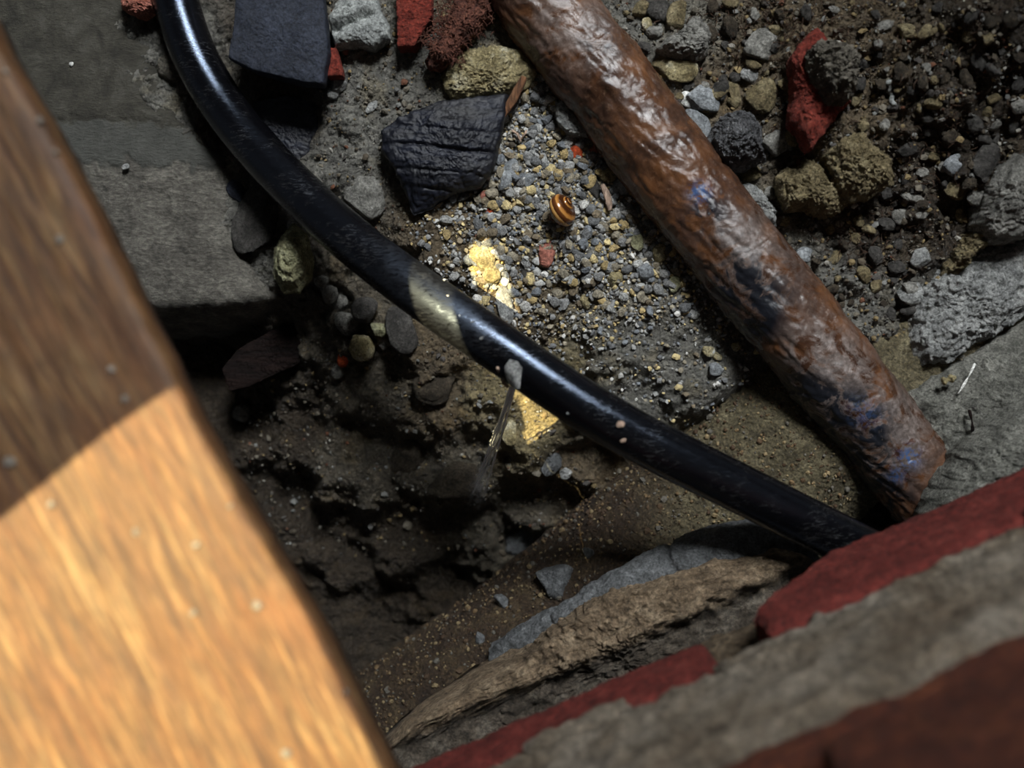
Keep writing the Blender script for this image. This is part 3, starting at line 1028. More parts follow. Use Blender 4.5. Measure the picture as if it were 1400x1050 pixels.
hz += 0.0016 * fbm(Pn * 40, 4) * (1 - 0.6 * np.exp(-((zone - 0.5) / 0.2) ** 2)) + (0.0007 + 0.0006 * (zone > 0.8)) * billow(np.stack([px_ * 160, py_ * 330, 0 * px_], 1), 4, gain=0.6) * (0.35 + 0.65 * sstep(0.55, 0.9, zone))
hz -= np.where(sd > 0, drop, 0)
hz -= np.where(sd <= 0, 0.020 + (-sd) * 14, 0)
hz -= 0.016 * sstep(392, 448, V_) ** 2
hz = np.maximum(hz, ZS - 0.075)
idx = np.arange(len(px_)).reshape(FX.shape)
Fall = grid_faces(*FX.shape)
keep = (sd[Fall] > -0.0055).any(1)
Fk = Fall[keep]
used = np.unique(Fk)
remap = -np.ones(len(px_), int)
remap[used] = np.arange(len(used))
Vk = np.stack([px_, py_, hz], 1)[used]
foot = mk('concrete_footing', Vk, remap[Fk], M['concrete'], fattr={'zone': zone[used]})
tag(foot, 'rough grey concrete footing with a smooth trowelled band beside the timber', 'concrete slab')

# ------------------------------------------------------------------ timber (lower left, close to the camera)
edge_px = [(-225, -370), (-75, -80), (0, 66), (60, 166), (120, 278), (180, 398), (240, 520), (290, 614), (338, 696), (385, 778), (425, 842), (462, 908), (498, 985), (531, 1050), (590, 1165), (720, 1420)]
ew = np.array([at(px, py, ZW)[:2] for px, py in edge_px])
dirw = ew[-1] - ew[0]
Ltim = np.linalg.norm(dirw)
dirw /= Ltim
nl = np.array([dirw[1], -dirw[0]])
if nl[0] > 0:
    nl = -nl                       # towards the left, into the board
ts = (ew - ew[0]) @ dirw
offs = (ew - ew[0]) @ nl
nl_n, nw_n = 380, 150
S_ = np.linspace(0, Ltim, nl_n)
eo = np.interp(S_, ts, offs)
WID = 0.24
V = []
ringprof = [(0.0, WID), ]
cols_ = []
w_in = np.concatenate([np.array([0.0022, 0.0008, 0.0, 0.0006, 0.0018, 0.0035]), np.linspace(0.006, WID, nw_n)])
z_in = np.concatenate([np.array([-0.022, -0.012, -0.004, -0.0016, -0.0005, -0.0001]), np.zeros(nw_n)])
SS, WW = np.meshgrid(S_, w_in, indexing='ij')
ZZ = np.tile(z_in, (nl_n, 1))
WW = WW + eo[:, None]
pn = np.stack([SS.ravel() * 40, WW.ravel() * 260, 0 * SS.ravel()], 1)
ZZ = ZZ + 0.0005 * fbm(pn, 3).reshape(ZZ.shape)
WW = WW + 0.0010 * fbm(np.stack([SS.ravel() * 90, ZZ.ravel() * 40, 0 * SS.ravel() + 4], 1), 3).reshape(ZZ.shape) * (np.arange(len(w_in))[None, :] < 6)
# local frame: x along the grain, y across (to the left), z up; origin at the middle of the edge
org = ew[0] + dirw * Ltim * 0.5
Vl = np.stack([SS - Ltim / 2, WW, ZZ], -1).reshape(-1, 3)
nwt = len(w_in)
Ft = grid_faces(nl_n, nwt)
# close underside and far side
vb0 = len(Vl)
under = np.stack([S_ - Ltim / 2, eo + 0.0022, np.full(nl_n, -0.022)], 1)
far = np.stack([S_ - Ltim / 2, eo + WID, np.full(nl_n, -0.022)], 1)
Vl = np.vstack([Vl, far])
ii = np.arange(nl_n - 1)
Fu = np.concatenate([np.stack([ii * nwt, vb0 + ii, vb0 + ii + 1, (ii + 1) * nwt], 1), np.stack([vb0 + ii, ii * nwt + nwt - 1, (ii + 1) * nwt + nwt - 1, vb0 + ii + 1], 1)])
rz = math.atan2(dirw[1], dirw[0])
# nl must equal the local +y after rotation
ly = np.array([-math.sin(rz), math.cos(rz)])
flip = 1.0 if ly @ nl > 0 else -1.0
Vl[:, 1] *= flip
Fq = np.concatenate([Ft, Fu])
if flip < 0:
    Fq = Fq[:, ::-1]
tim = mk('timber_board', Vl, Fq[:, ::-1] if False else Fq, M['timber'], loc=(org[0], org[1], ZW), rot=(0, 0, rz))
tag(tim, 'sawn brown timber close to the camera, its lower half in sunlight', 'timber')
tinv = Matrix.Rotation(-rz, 3, 'Z')
for i, (px, py, s) in enumerate([(82, 328, 15), (14, 632, 20), (153, 505, 12), (171, 546, 13), (70, 690, 14), (55, 165, 12), (77, 208, 9), (268, 745, 13), (264, 838, 12), (186, 728, 14), (352, 828, 16), (392, 1030, 17), (315, 692, 9), (473, 946, 10), (8, 98, 9)]):
    p = at(px, py, ZW)
    k = (H - ZW) / FPX
    lp = tinv @ Vector((p[0] - org[0], p[1] - org[1], 0.0002))
    blob('plaster_speck', lp, (s * k * 0.9, s * k * 0.8, s * k * 0.35), M['speck'], 40 + i, tim, i * 0.7, 2)

# ------------------------------------------------------------------ foundation stone below the wall
st_pts = [(470, 1085), (552, 1004), (640, 948), (716, 908), (770, 862), (835, 822), (905, 795), (985, 768), (1072, 750), (1118, 766), (1142, 790), (1120, 850), (1040, 905), (900, 990), (760, 1075), (600, 1130)]


def st_ridge(V, L):
    # the upper face is a sloping shelf: high along the outer rim and lower towards the wall
    nrm = V[:, 0] * -0.40 + V[:, 1] * 0.915
    t = sstep(-0.117, -0.127, nrm)
    return -0.010 * t * sstep(-0.012, 0.004, L[:, 2]) + 0.0022 * billow(V * 70, 4) * sstep(-0.01, 0.004, L[:, 2])


o = outline_stone('foundation_stone', st_pts, 0.035, 0.05, M['stone'], 4, dome=0.02, bevel=0.10, rough=0.0036, freq=80, nang=260, nrad=60, jag=0.05, ridge=st_ridge, center=(860, 910))
tag(o, 'long buff stone jutting out under the brick wall beside the drain pipe', 'stone')

# ------------------------------------------------------------------ brick wall (lower right)
tdir = np.array([0.915, 0.403, 0.0])
tdir /= np.linalg.norm(tdir)
ndir = np.array([-tdir[1], tdir[0], 0.0])     # out of the wall, towards the hole
DW = 0.110
rzw = math.atan2(tdir[1], tdir[0])
wall = None


def wall_box(name, a0, a1, z0, z1, depth, proud, mat, seed, parent, rough=0.0012, bev=0.006, res=0.0022, chip=None, loc_only=False):
    """a brick-like block in wall coordinates, subdivided and roughened; origin on its face centre"""
    L_, Hh, D_ = a1 - a0, z1 - z0, depth
    nx, nz, ny = max(8, int(L_ / res)), max(6, int(Hh / res)), 10
    faces = []
    verts = []

    def patch(o_, u, v_, nu, nv):
        off = sum(len(x) for x in verts)
        uu, vv = np.meshgrid(np.linspace(0, 1, nu), np.linspace(0, 1, nv), indexing='ij')
        P = np.array(o_)[None, None] + uu[..., None] * np.array(u) + vv[..., None] * np.array(v_)
        verts.append(P.reshape(-1, 3))
        faces.append(grid_faces(nu, nv, off=off))
    hx, hz_, = L_ / 2, Hh / 2
    patch((-hx, 0, -hz_), (L_, 0, 0), (0, 0, Hh), nx, nz)                 # face
    patch((-hx, -D_, -hz_), (L_, 0, 0), (0, D_, 0), nx, ny)               # under
    patch((-hx, 0, hz_), (L_, 0, 0), (0, -D_, 0), nx, ny)                 # top
    patch((-hx, -D_, -hz_), (0, D_, 0), (0, 0, Hh), ny, nz)               # ends
    patch((hx, 0, -hz_), (0, -D_, 0), (0, 0, Hh), ny, nz)
    patch((hx, -D_, -hz_), (-L_, 0, 0), (0, 0, Hh), nx, nz)               # back
    V = np.vstack(verts)
    F = np.concatenate(faces)
    # rounded edges
    Vc = V.copy()
    box = np.array([hx - bev, D_ / 2 - bev, hz_ - bev])
    Vm = V + np.array([0, D_ / 2, 0])
    inner_ = np.clip(Vm, -box, box)
    dlt = Vm - inner_
    ln = np.linalg.norm(dlt, axis=1)
    ln[ln < 1e-9] = 1
    Vc = inner_ + dlt / ln[:, None] * np.minimum(ln, bev)[:, None]
    nrm = dlt / ln[:, None]
    Vc -= np.array([0, D_ / 2, 0])
    wp = V + seed * 0.37
    Vc += nrm * (rough * (1.2 * fbm(wp * 60, 4, gain=0.6) + 0.8 * billow(wp * 170, 3)))[:, None]
    if chip:
        Vc = chip(Vc)
    c = tdir * ((a0 + a1) / 2) + ndir * (-DW + proud) + np.array([0, 0, (z0 + z1) / 2])
    return mk(name, Vc, F, mat, parent, loc=tuple(c), rot=(0, 0, rzw))


wall = wall_box('wall_right', -0.30, 0.42, 0.070, 0.300, 0.09, -0.012, M['mortar_brown'], 3, None, rough=0.003)
tag(wall, 'old red brick wall with smeared grey mortar beside the hole', 'brick wall', kind='structure')


def wpart(o):
    o.parent = wall
    o.matrix_parent_inverse = Matrix.LocRotScale(wall.location, wall.rotation_euler, (1, 1, 1)).inverted()
    return o


def chip_corner(V):
    # the lower left corner of this brick is broken away in a slant
    x = V[:, 0] + 0.107
    lim = -0.030 + 0.040 * np.clip(1 - x / 0.045, 0, 1) ** 1.2
    V[:, 2] = np.maximum(V[:, 2], lim + 0.0008 * fbm(V * 200, 3))
    return V


bricks = [
    (0.042, 0.257, 0.084, 0.147, 0.004, 'brick_a', chip_corner), (-0.195, 0.026, 0.108, 0.150, 0.000, 'brick_a', None),
    (-0.075, 0.140, 0.160, 0.222, -0.004, 'brick_b', None), (0.152, 0.367, 0.160, 0.222, -0.004, 'brick_b', None), (-0.300, -0.087, 0.160, 0.222, -0.004, 'brick_b', None),
    (0.030, 0.245, 0.234, 0.297, 0.002, 'brick_b', None), (0.257, 0.40, 0.234, 0.297, 0.001, 'brick_b', None), (-0.197, 0.018, 0.234, 0.297, 0.0, 'brick_b', None)]
for i, (a0, a1, z0, z1, pr, m_, ch) in enumerate(bricks):
    wpart(wall_box('brick', a0, a1, z0, z1, 0.07, pr, M[m_], 11 + i, None, chip=ch, rough=0.0014))


def smear_edge(V):
    x, z = V[:, 0], V[:, 2]
    cut_lo = -0.030 + 0.006 * fbm(np.stack([x * 40, 0 * x, 0 * x], 1), 4)
    cut_hi = 0.028 + 0.008 * fbm(np.stack([x * 30, 0 * x + 5, 0 * x], 1), 4)
    V[:, 2] = np.clip(z, cut_lo, cut_hi)
    return V


wpart(wall_box('mortar_smear', -0.22, 0.30, 0.150, 0.222, 0.06, 0.003, M['mortar'], 31, None, rough=0.003, bev=0.012, chip=smear_edge))
wpart(wall_box('mortar_lump', 0.020, 0.150, 0.142, 0.158, 0.05, 0.002, M['mortar'], 33, None, rough=0.003, bev=0.007))
wpart(wall_box('mortar_lump', -0.045, -0.005, 0.146, 0.160, 0.05, 0.004, M['mortar'], 35, None, rough=0.003, bev=0.006))
wpart(wall_box('slate_packer', 0.135, 0.30, 0.142, 0.158, 0.05, 0.007, M['slate'], 36, None, rough=0.002, bev=0.004))  # dark strip added to stand for the shade in the open joint

o = outline_stone('concrete_block', [(1236, 546), (1268, 520), (1318, 492), (1368, 460), (1440, 415), (1470, 520), (1440, 640), (1360, 690), (1310, 660), (1270, 600)], 0.010, 0.03, M['haunch'], 8, dome=0.10, bevel=0.25, rough=0.0022, freq=80, jag=0.02, center=(1370, 560))
tag(o, 'grey concrete block right of the brown pipe end carrying a white twig', 'concrete')
# mortar haunch under the wall at the right
o = outline_stone('mortar_haunch', [(1290, 740), (1300, 690), (1322, 652), (1345, 618), (1385, 580), (1460, 540), (1500, 640), (1450, 760)], 0.045, 0.07, M['haunch'], 9, dome=0.08, bevel=0.3, rough=0.003, freq=80, jag=0.06, center=(1410, 660))
tag(o, 'grey-green mortar lump under the brick wall at the right edge', 'mortar')

# ------------------------------------------------------------------ clay roll and lumps on the drain pipe
cl, qq = catmull([at(690, 905, -0.018), at(745, 872, -0.004), at(800, 838, 0.004), at(860, 806, 0.010), at(925, 780, 0.012), at(990, 760, 0.014), at(1050, 750, 0.012), at(1100, 742, 0.008)], 200)


def clay_rad(i, a):
    s = qq[i]
    Pn = np.stack([s.ravel() * 60, np.cos(a.ravel()) * 1.5, np.sin(a.ravel()) * 1.5], 1)
    seam = 0
    for s0 in (0.040, 0.098):
        seam = seam + 0.0022 * np.exp(-((s - s0 - 0.002 * np.sin(a * 2)) / 0.0014) ** 2)
    return 0.0095 + 0.0035 * sstep(0.03, 0.10, s) + 0.0015 * np.sin(s * 50 + 1) + 0.0036 * fbm(Pn, 4).reshape(s.shape) + 0.0008 * billow(Pn * 4, 3).reshape(s.shape) - seam


V, F, I, A = tube(cl, clay_rad, 90)
o = mk('clay_fillet', V, F, M['clay'])
tag(o, 'grey clay fillet packed between the drain pipe and the buff stone', 'clay')


def on_drain(px, py):
    return on_tube(DPATH, px, py, RD)


for nm, px, py, w, h, hh, rot, m_, sd_, lab in [
    ('clay_lump', 762, 792, 62, 50, 0.016, -0.4, 'clay', 61, 'square grey clay lump stuck on the drain pipe above the clay fillet'),
    ('clay_lump', 690, 826, 38, 16, 0.006, -0.9, 'clay', 62, 'thin slanting grey clay dab on the drain pipe left of the square lump'),
    ('clay_lump', 656, 874, 15, 22, 0.006, 0.2, 'clay', 63, 'small oval grey clay dab lowest on the drain pipe'),
    ('clay_lump', 741, 868, 40, 34, 0.016, 0.1, 'clay', 64, 'rounded grey clay lump at the lower left end of the fillet'),
    ('clay_lump', 806, 757, 14, 22, 0.005, 0.5, 'clay', 65, 'small grey clay dab on the drain pipe near the black pipe'),
    ('clay_lump', 712, 735, 60, 40, 0.014, 0.6, 'clay', 66, 'smooth wet grey clay patch at the top edge of the drain pipe in the pit')]:
    p = on_drain(px, py) if sd_ != 66 else ground(px, py)
    k = (H - p[2]) / FPX
    V, F = rock_geo(sd_, (w * k, h * k, hh), 4, 9, 0.10, jag=0.04)
    o = mk(nm, V, F, M[m_], loc=tuple(p), rot=(0, 0, rot))
    tag(o, lab, 'clay', 'clay dabs on the drain pipe')

# ------------------------------------------------------------------ large named pieces on the ground
def T_at(px, py):
    return ground(px, py)[2]


o = outline_stone('slate_piece', [(322, -30), (440, -30), (446, 30), (449, 68), (441, 112), (412, 110), (384, 103), (345, 94), (309, 76), (316, 40)], 0.020, 0.016, M['slate'], 2, dome=0.0, bevel=0.12, rough=0.0007, freq=120, jag=0.015, tilt=(0.05, 0))
tag(o, 'flat blue-black slate piece beside the black pipe at the top', 'slate')
o = outline_stone('slate_piece', [(338, 140), (392, 128), (436, 134), (434, 175), (420, 215), (400, 232), (368, 205), (340, 180)], -0.010, 0.016, M['ribbed'], 3, dome=0.02, bevel=0.15, rough=0.0009, freq=120, jag=0.03)  # shade under the flat slate put into its colour by the darker material
tag(o, 'dark slate piece lying lower in the shade under the flat slate', 'slate')


def ribs(V, L):
    x, y = V[:, 0], V[:, 1]
    w = (y + 0.10 * x) + 0.0007 * fbm(V * 90, 3)
    top = sstep(-0.002, 0.006, L[:, 2])
    g = 0
    for y0, dp_ in ((at(0, 178, 0.01)[1], 0.0006), (at(0, 203, 0.01)[1], 0.0015), (at(0, 236, 0.01)[1], 0.0011), (at(0, 258, 0.01)[1], 0.0012)):
        yy = w - y0 - 0.10 * at(600, 0, 0.01)[0]
        g = g - dp_ * np.exp(-(yy / 0.0006) ** 2) * sstep(-0.25, 0.1, fbm(np.stack([x * 60, 0 * x + y0 * 900, 0 * x], 1), 2)) + dp_ * 0.45 * sstep(0.0, 0.0014, yy)
    return (g - 0.008 * sstep(at(0, 235, 0.01)[1], at(0, 292, 0.01)[1], y)) * top


o = outline_stone('ribbed_stone', [(518, 178), (545, 158), (598, 136), (645, 130), (694, 127), (692, 150), (685, 188), (676, 224), (656, 252), (618, 262), (588, 280), (562, 291), (552, 262), (538, 228), (520, 205)], 0.012, 0.018, M['ribbed'], 5, dome=0.05, bevel=0.2, rough=0.0012, freq=110, nang=220, nrad=60, jag=0.05, ridge=ribs)
tag(o, 'black ribbed stone lying on the earth between the two pipes', 'stone')
o = outline_stone('brick_fragment', [(1124, 28), (1150, 60), (1150, 110), (1170, 135), (1160, 146), (1136, 168), (1122, 190), (1110, 206), (1099, 186), (1085, 166), (1090, 130), (1090, 95), (1088, 80), (1093, 58)], 0.036, 0.016, M['brickred'], 6, dome=0.18, bevel=0.35, rough=0.0022, freq=100, jag=0.06, center=(1118, 110), tilt=(-0.12, 0.1))
tag(o, 'large bright red broken brick piece in the dark bank right of the brown pipe', 'brick fragment')
o = outline_stone('brick_fragment', [(541, -30), (592, -30), (590, 20), (576, 45), (566, 62), (543, 63)], 0.016, 0.014, M['brickred'], 7, dome=0.03, bevel=0.12, rough=0.0009, jag=0.02)
tag(o, 'dark red brick piece at the top edge beside the fibrous lump', 'brick fragment')
o = outline_stone('brick_fragment', [(156, -20), (212, -20), (208, 8), (186, 19), (164, 8)], 0.002, 0.012, M['pink'], 8, dome=0.1, bevel=0.3, rough=0.0015, jag=0.05)
tag(o, 'dull red brick piece on the concrete at the top left edge', 'brick fragment')
o = outline_stone('brick_fragment', [(448, 64), (459, 63), (467, 92), (468, 102), (446, 104)], 0.012, 0.010, M['brickred'], 9, dome=0.03, bevel=0.15, rough=0.0005, jag=0.02, nang=90, nrad=12)
tag(o, 'small red brick chip wedged beside the flat slate', 'brick fragment')


def groove(V, L):
    x, y = V[:, 0], V[:, 1]
    p0 = at(455, 38, 0.015)
    p1 = at(512, 14, 0.015)
    d = p1 - p0
    ln = np.hypot(d[0], d[1])
    off = ((x - p0[0]) * -d[1] + (y - p0[1]) * d[0]) / ln
    al = ((x - p0[0]) * d[0] + (y - p0[1]) * d[1]) / ln
    return -0.0045 * np.exp(-(off / 0.0022) ** 2) * sstep(-0.003, 0.002, al) * sstep(ln + 0.004, ln - 0.004, al) * sstep(-0.002, 0.003, L[:, 2])


o = outline_stone('mortar_lump', [(446, 20), (456, 2), (480, -25), (512, -25), (518, 4), (530, 28), (532, 48), (510, 62), (486, 56), (455, 60), (452, 44)], 0.013, 0.014, M['paleclay'], 10, dome=0.12, bevel=0.3, rough=0.0010, freq=110, jag=0.03, ridge=groove, nrad=50)
tag(o, 'pale grey mortar lump with a groove across its top', 'mortar')
o = outline_stone('yellow_stone', [(604, 96), (612, 72), (640, 62), (690, 58), (726, 62), (734, 92), (722, 118), (690, 127), (650, 131), (618, 132), (606, 120)], 0.010, 0.012, M['yellow'], 11, dome=0.12, bevel=0.4, rough=0.0025, freq=110, jag=0.06)
tag(o, 'yellowish white stone above the black ribbed stone', 'stone')
# fibrous lump: a core with curled fibres
fr = empty('fibrous_lump', tuple(ground(628, 45)))
core = outline_stone('core', [(578, 78), (598, 55), (612, 30), (622, -20), (670, -20), (674, 10), (654, 34), (636, 52), (622, 74), (604, 90), (586, 88)], 0.018, 0.016, M['fibre'], 12, dome=0.15, bevel=0.5, rough=0.0022, freq=140, jag=0.06, center=(630, 38))
rr = np.random.RandomState(5)


def strands(cents, n, mat, name, parent, rad=0.00022, ln=0.006, seed=3, zoff=0.002):
    r_ = np.random.RandomState(seed)
    Vs, Fs_ = [], []
    off = 0
    for k in range(n):
        px, py, z = cents(r_)
        p = at(px, py, z)
        a = r_.uniform(0, 6.28)
        bend = r_.uniform(-2.2, 2.2)
        L2 = ln * r_.uniform(0.4, 1.3)
        tt = np.linspace(0, 1, 6)
        aa = a + bend * tt
        dx = np.cumsum(np.cos(aa)) / 6 * L2
        dy = np.cumsum(np.sin(aa)) / 6 * L2
        pz = zoff * np.sin(tt * np.pi) * r_.uniform(0.2, 1.2)
        pth = np.stack([p[0] + dx - dx.mean(), p[1] + dy - dy.mean(), p[2] + pz], 1)
        V, F, _, _ = tube(pth, lambda i, a_: rad * (1 - 0.6 * np.abs(i / 5 - 0.4)), 4, caps=False)
        Vs.append(V)
        Fs_.append(F[0] + off)
        off += len(V)
    return mk(name, np.vstack(Vs), np.concatenate(Fs_), mat, parent)


def fib_c(r_):
    t = r_.uniform(0, 1)
    s_ = r_.normal(0, 1)
    ax = np.array([598, 74]) * (1 - t) + np.array([650, -5]) * t
    return ax[0] + s_ * 13, ax[1] + s_ * 8, 0.0185 - 0.0012 * s_ ** 2


fs_ = strands(fib_c, 900, M['fibre'], 'fibres', None, 0.0002, 0.0055, 4, 0.0016)
for ch in (core, fs_):
    ch.parent = fr
    ch.matrix_parent_inverse = Matrix.Translation(fr.location).inverted()
fs_['kind'] = 'stuff'
tag(fr, 'reddish brown fibrous lump at the top left of the brown pipe', 'fibre lump')
o = outline_stone('pale_stone', [(758, 150), (766, 134), (790, 125), (820, 150), (834, 178), (806, 184), (782, 184), (764, 168)], 0.008, 0.010, M['light'], 13, dome=0.1, bevel=0.2, rough=0.0014, freq=170, jag=0.05)
tag(o, 'pale pitted flat stone tucked under the left side of the brown pipe', 'stone')
o = outline_stone('dark_timber_block', [(300, 506), (322, 478), (372, 450), (428, 430), (437, 452), (446, 474), (400, 500), (340, 528), (312, 536)], -0.040, 0.022, M['darkwood'], 14, dome=0.0, bevel=0.08, rough=0.0008, jag=0.01, tilt=(0.0, 0.05))
tag(o, 'dark wet timber block end sticking out under the concrete footing', 'timber')
o = outline_stone('olive_pebble', [(371, 336), (386, 312), (398, 302), (416, 318), (424, 352), (420, 380), (406, 398), (384, 400), (368, 372)], 0.002, 0.014, M['olive'], 15, dome=0.35, bevel=0.6, rough=0.0010, freq=120, jag=0.03,
                  ridge=lambda V, L: 0.0006 * np.sin(np.hypot(V[:, 0] - at(398, 355, 0.0)[0], (V[:, 1] - at(398, 355, 0.0)[1]) * 0.75) * 1900) * sstep(0.002, 0.006, L[:, 2]))
tag(o, 'olive oval pebble with ring marks between the footing and black pipe', 'stone')
o = outline_stone('slag_lump', [(971, 190), (980, 165), (998, 147), (1018, 144), (1036, 155), (1050, 170), (1046, 198), (1052, 214), (1030, 226), (1008, 230), (985, 222)], 0.022, 0.020, M['slag'], 16, dome=0.3, bevel=0.5, rough=0.0026, freq=130, jag=0.08)
tag(o, 'dark porous cinder lump with white grains right of the brown pipe', 'cinder')
o = outline_stone('pale_lump', [(1006, 252), (1030, 246), (1050, 262), (1062, 285), (1066, 308), (1060, 326), (1046, 308), (1030, 290), (1012, 270)], 0.012, 0.014, M['light'], 17, dome=0.25, bevel=0.5, rough=0.0022, freq=140, jag=0.08)
tag(o, 'long pale grey lump touching the right side of the brown pipe', 'stone')
o = outline_stone('tan_lump', [(1066, 240), (1078, 226), (1098, 224), (1106, 214), (1128, 222), (1146, 240), (1152, 262), (1164, 280), (1150, 290), (1138, 293), (1118, 288), (1106, 280), (1080, 284), (1070, 264)], 0.022, 0.014, M['tan'], 18, dome=0.2, bevel=0.4, rough=0.0028, freq=110, jag=0.05, tilt=(-0.15, 0))
tag(o, 'cracked tan lump, lower of the two below the red brick piece', 'stone')
o = outline_stone('tan_lump', [(1138, 204), (1160, 180), (1184, 174), (1206, 200), (1226, 222), (1222, 248), (1198, 268), (1176, 272), (1154, 260), (1146, 236)], 0.032, 0.018, M['tan'], 19, dome=0.25, bevel=0.4, rough=0.0032, freq=100, jag=0.06, tilt=(-0.15, 0))
tag(o, 'rough tan lump, upper right of the two below the red brick piece', 'stone')
o = outline_stone('pale_rock', [(1250, 470), (1256, 440), (1264, 400), (1290, 366), (1330, 340), (1372, 322), (1430, 320), (1430, 420), (1396, 440), (1350, 468), (1300, 498), (1266, 506)], 0.012, 0.03, M['light'], 20, dome=0.12, bevel=0.3, rough=0.0035, freq=75, nang=220, nrad=50, jag=0.04)
tag(o, 'big pale grey rock at the right edge above the drain pipe', 'rock')
o = outline_stone('grey_rock', [(1352, 300), (1362, 262), (1372, 232), (1396, 196), (1440, 190), (1440, 310), (1400, 330), (1366, 326)], 0.034, 0.03, M['grey'], 21, dome=0.15, bevel=0.4, rough=0.003, freq=70, jag=0.05)
tag(o, 'grey rock at the right edge above the big pale rock', 'rock')
o = outline_stone('tan_lump', [(1296, 372), (1308, 345), (1330, 318), (1352, 306), (1364, 316), (1354, 334), (1330, 352), (1316, 374)], 0.018, 0.016, M['tan'], 22, dome=0.2, bevel=0.5, rough=0.003, freq=120, jag=0.08)
tag(o, 'ochre lump leaning on the upper edge of the big pale rock', 'stone')
o = outline_stone('dark_rubble', [(1112, 62), (1130, 44), (1160, 46), (1184, 70), (1182, 108), (1164, 132), (1140, 134), (1122, 112), (1114, 88)], 0.050, 0.022, M['rubble'], 23, dome=0.2, bevel=0.5, rough=0.0030, freq=150, jag=0.12)
tag(o, 'grey-brown crumbly rubble clump lying over the red brick piece', 'rubble')
o = outline_stone('grey_boulder', [(900, 62), (916, 48), (934, 40), (950, 18), (962, 20), (974, 44), (972, 66), (954, 78), (930, 78)], 0.018, 0.012, M['grey'], 24, dome=0.2, bevel=0.4, rough=0.002, freq=110, jag=0.05)
tag(o, 'smooth grey stone embedded in soil at the top right of brown pipe', 'stone')

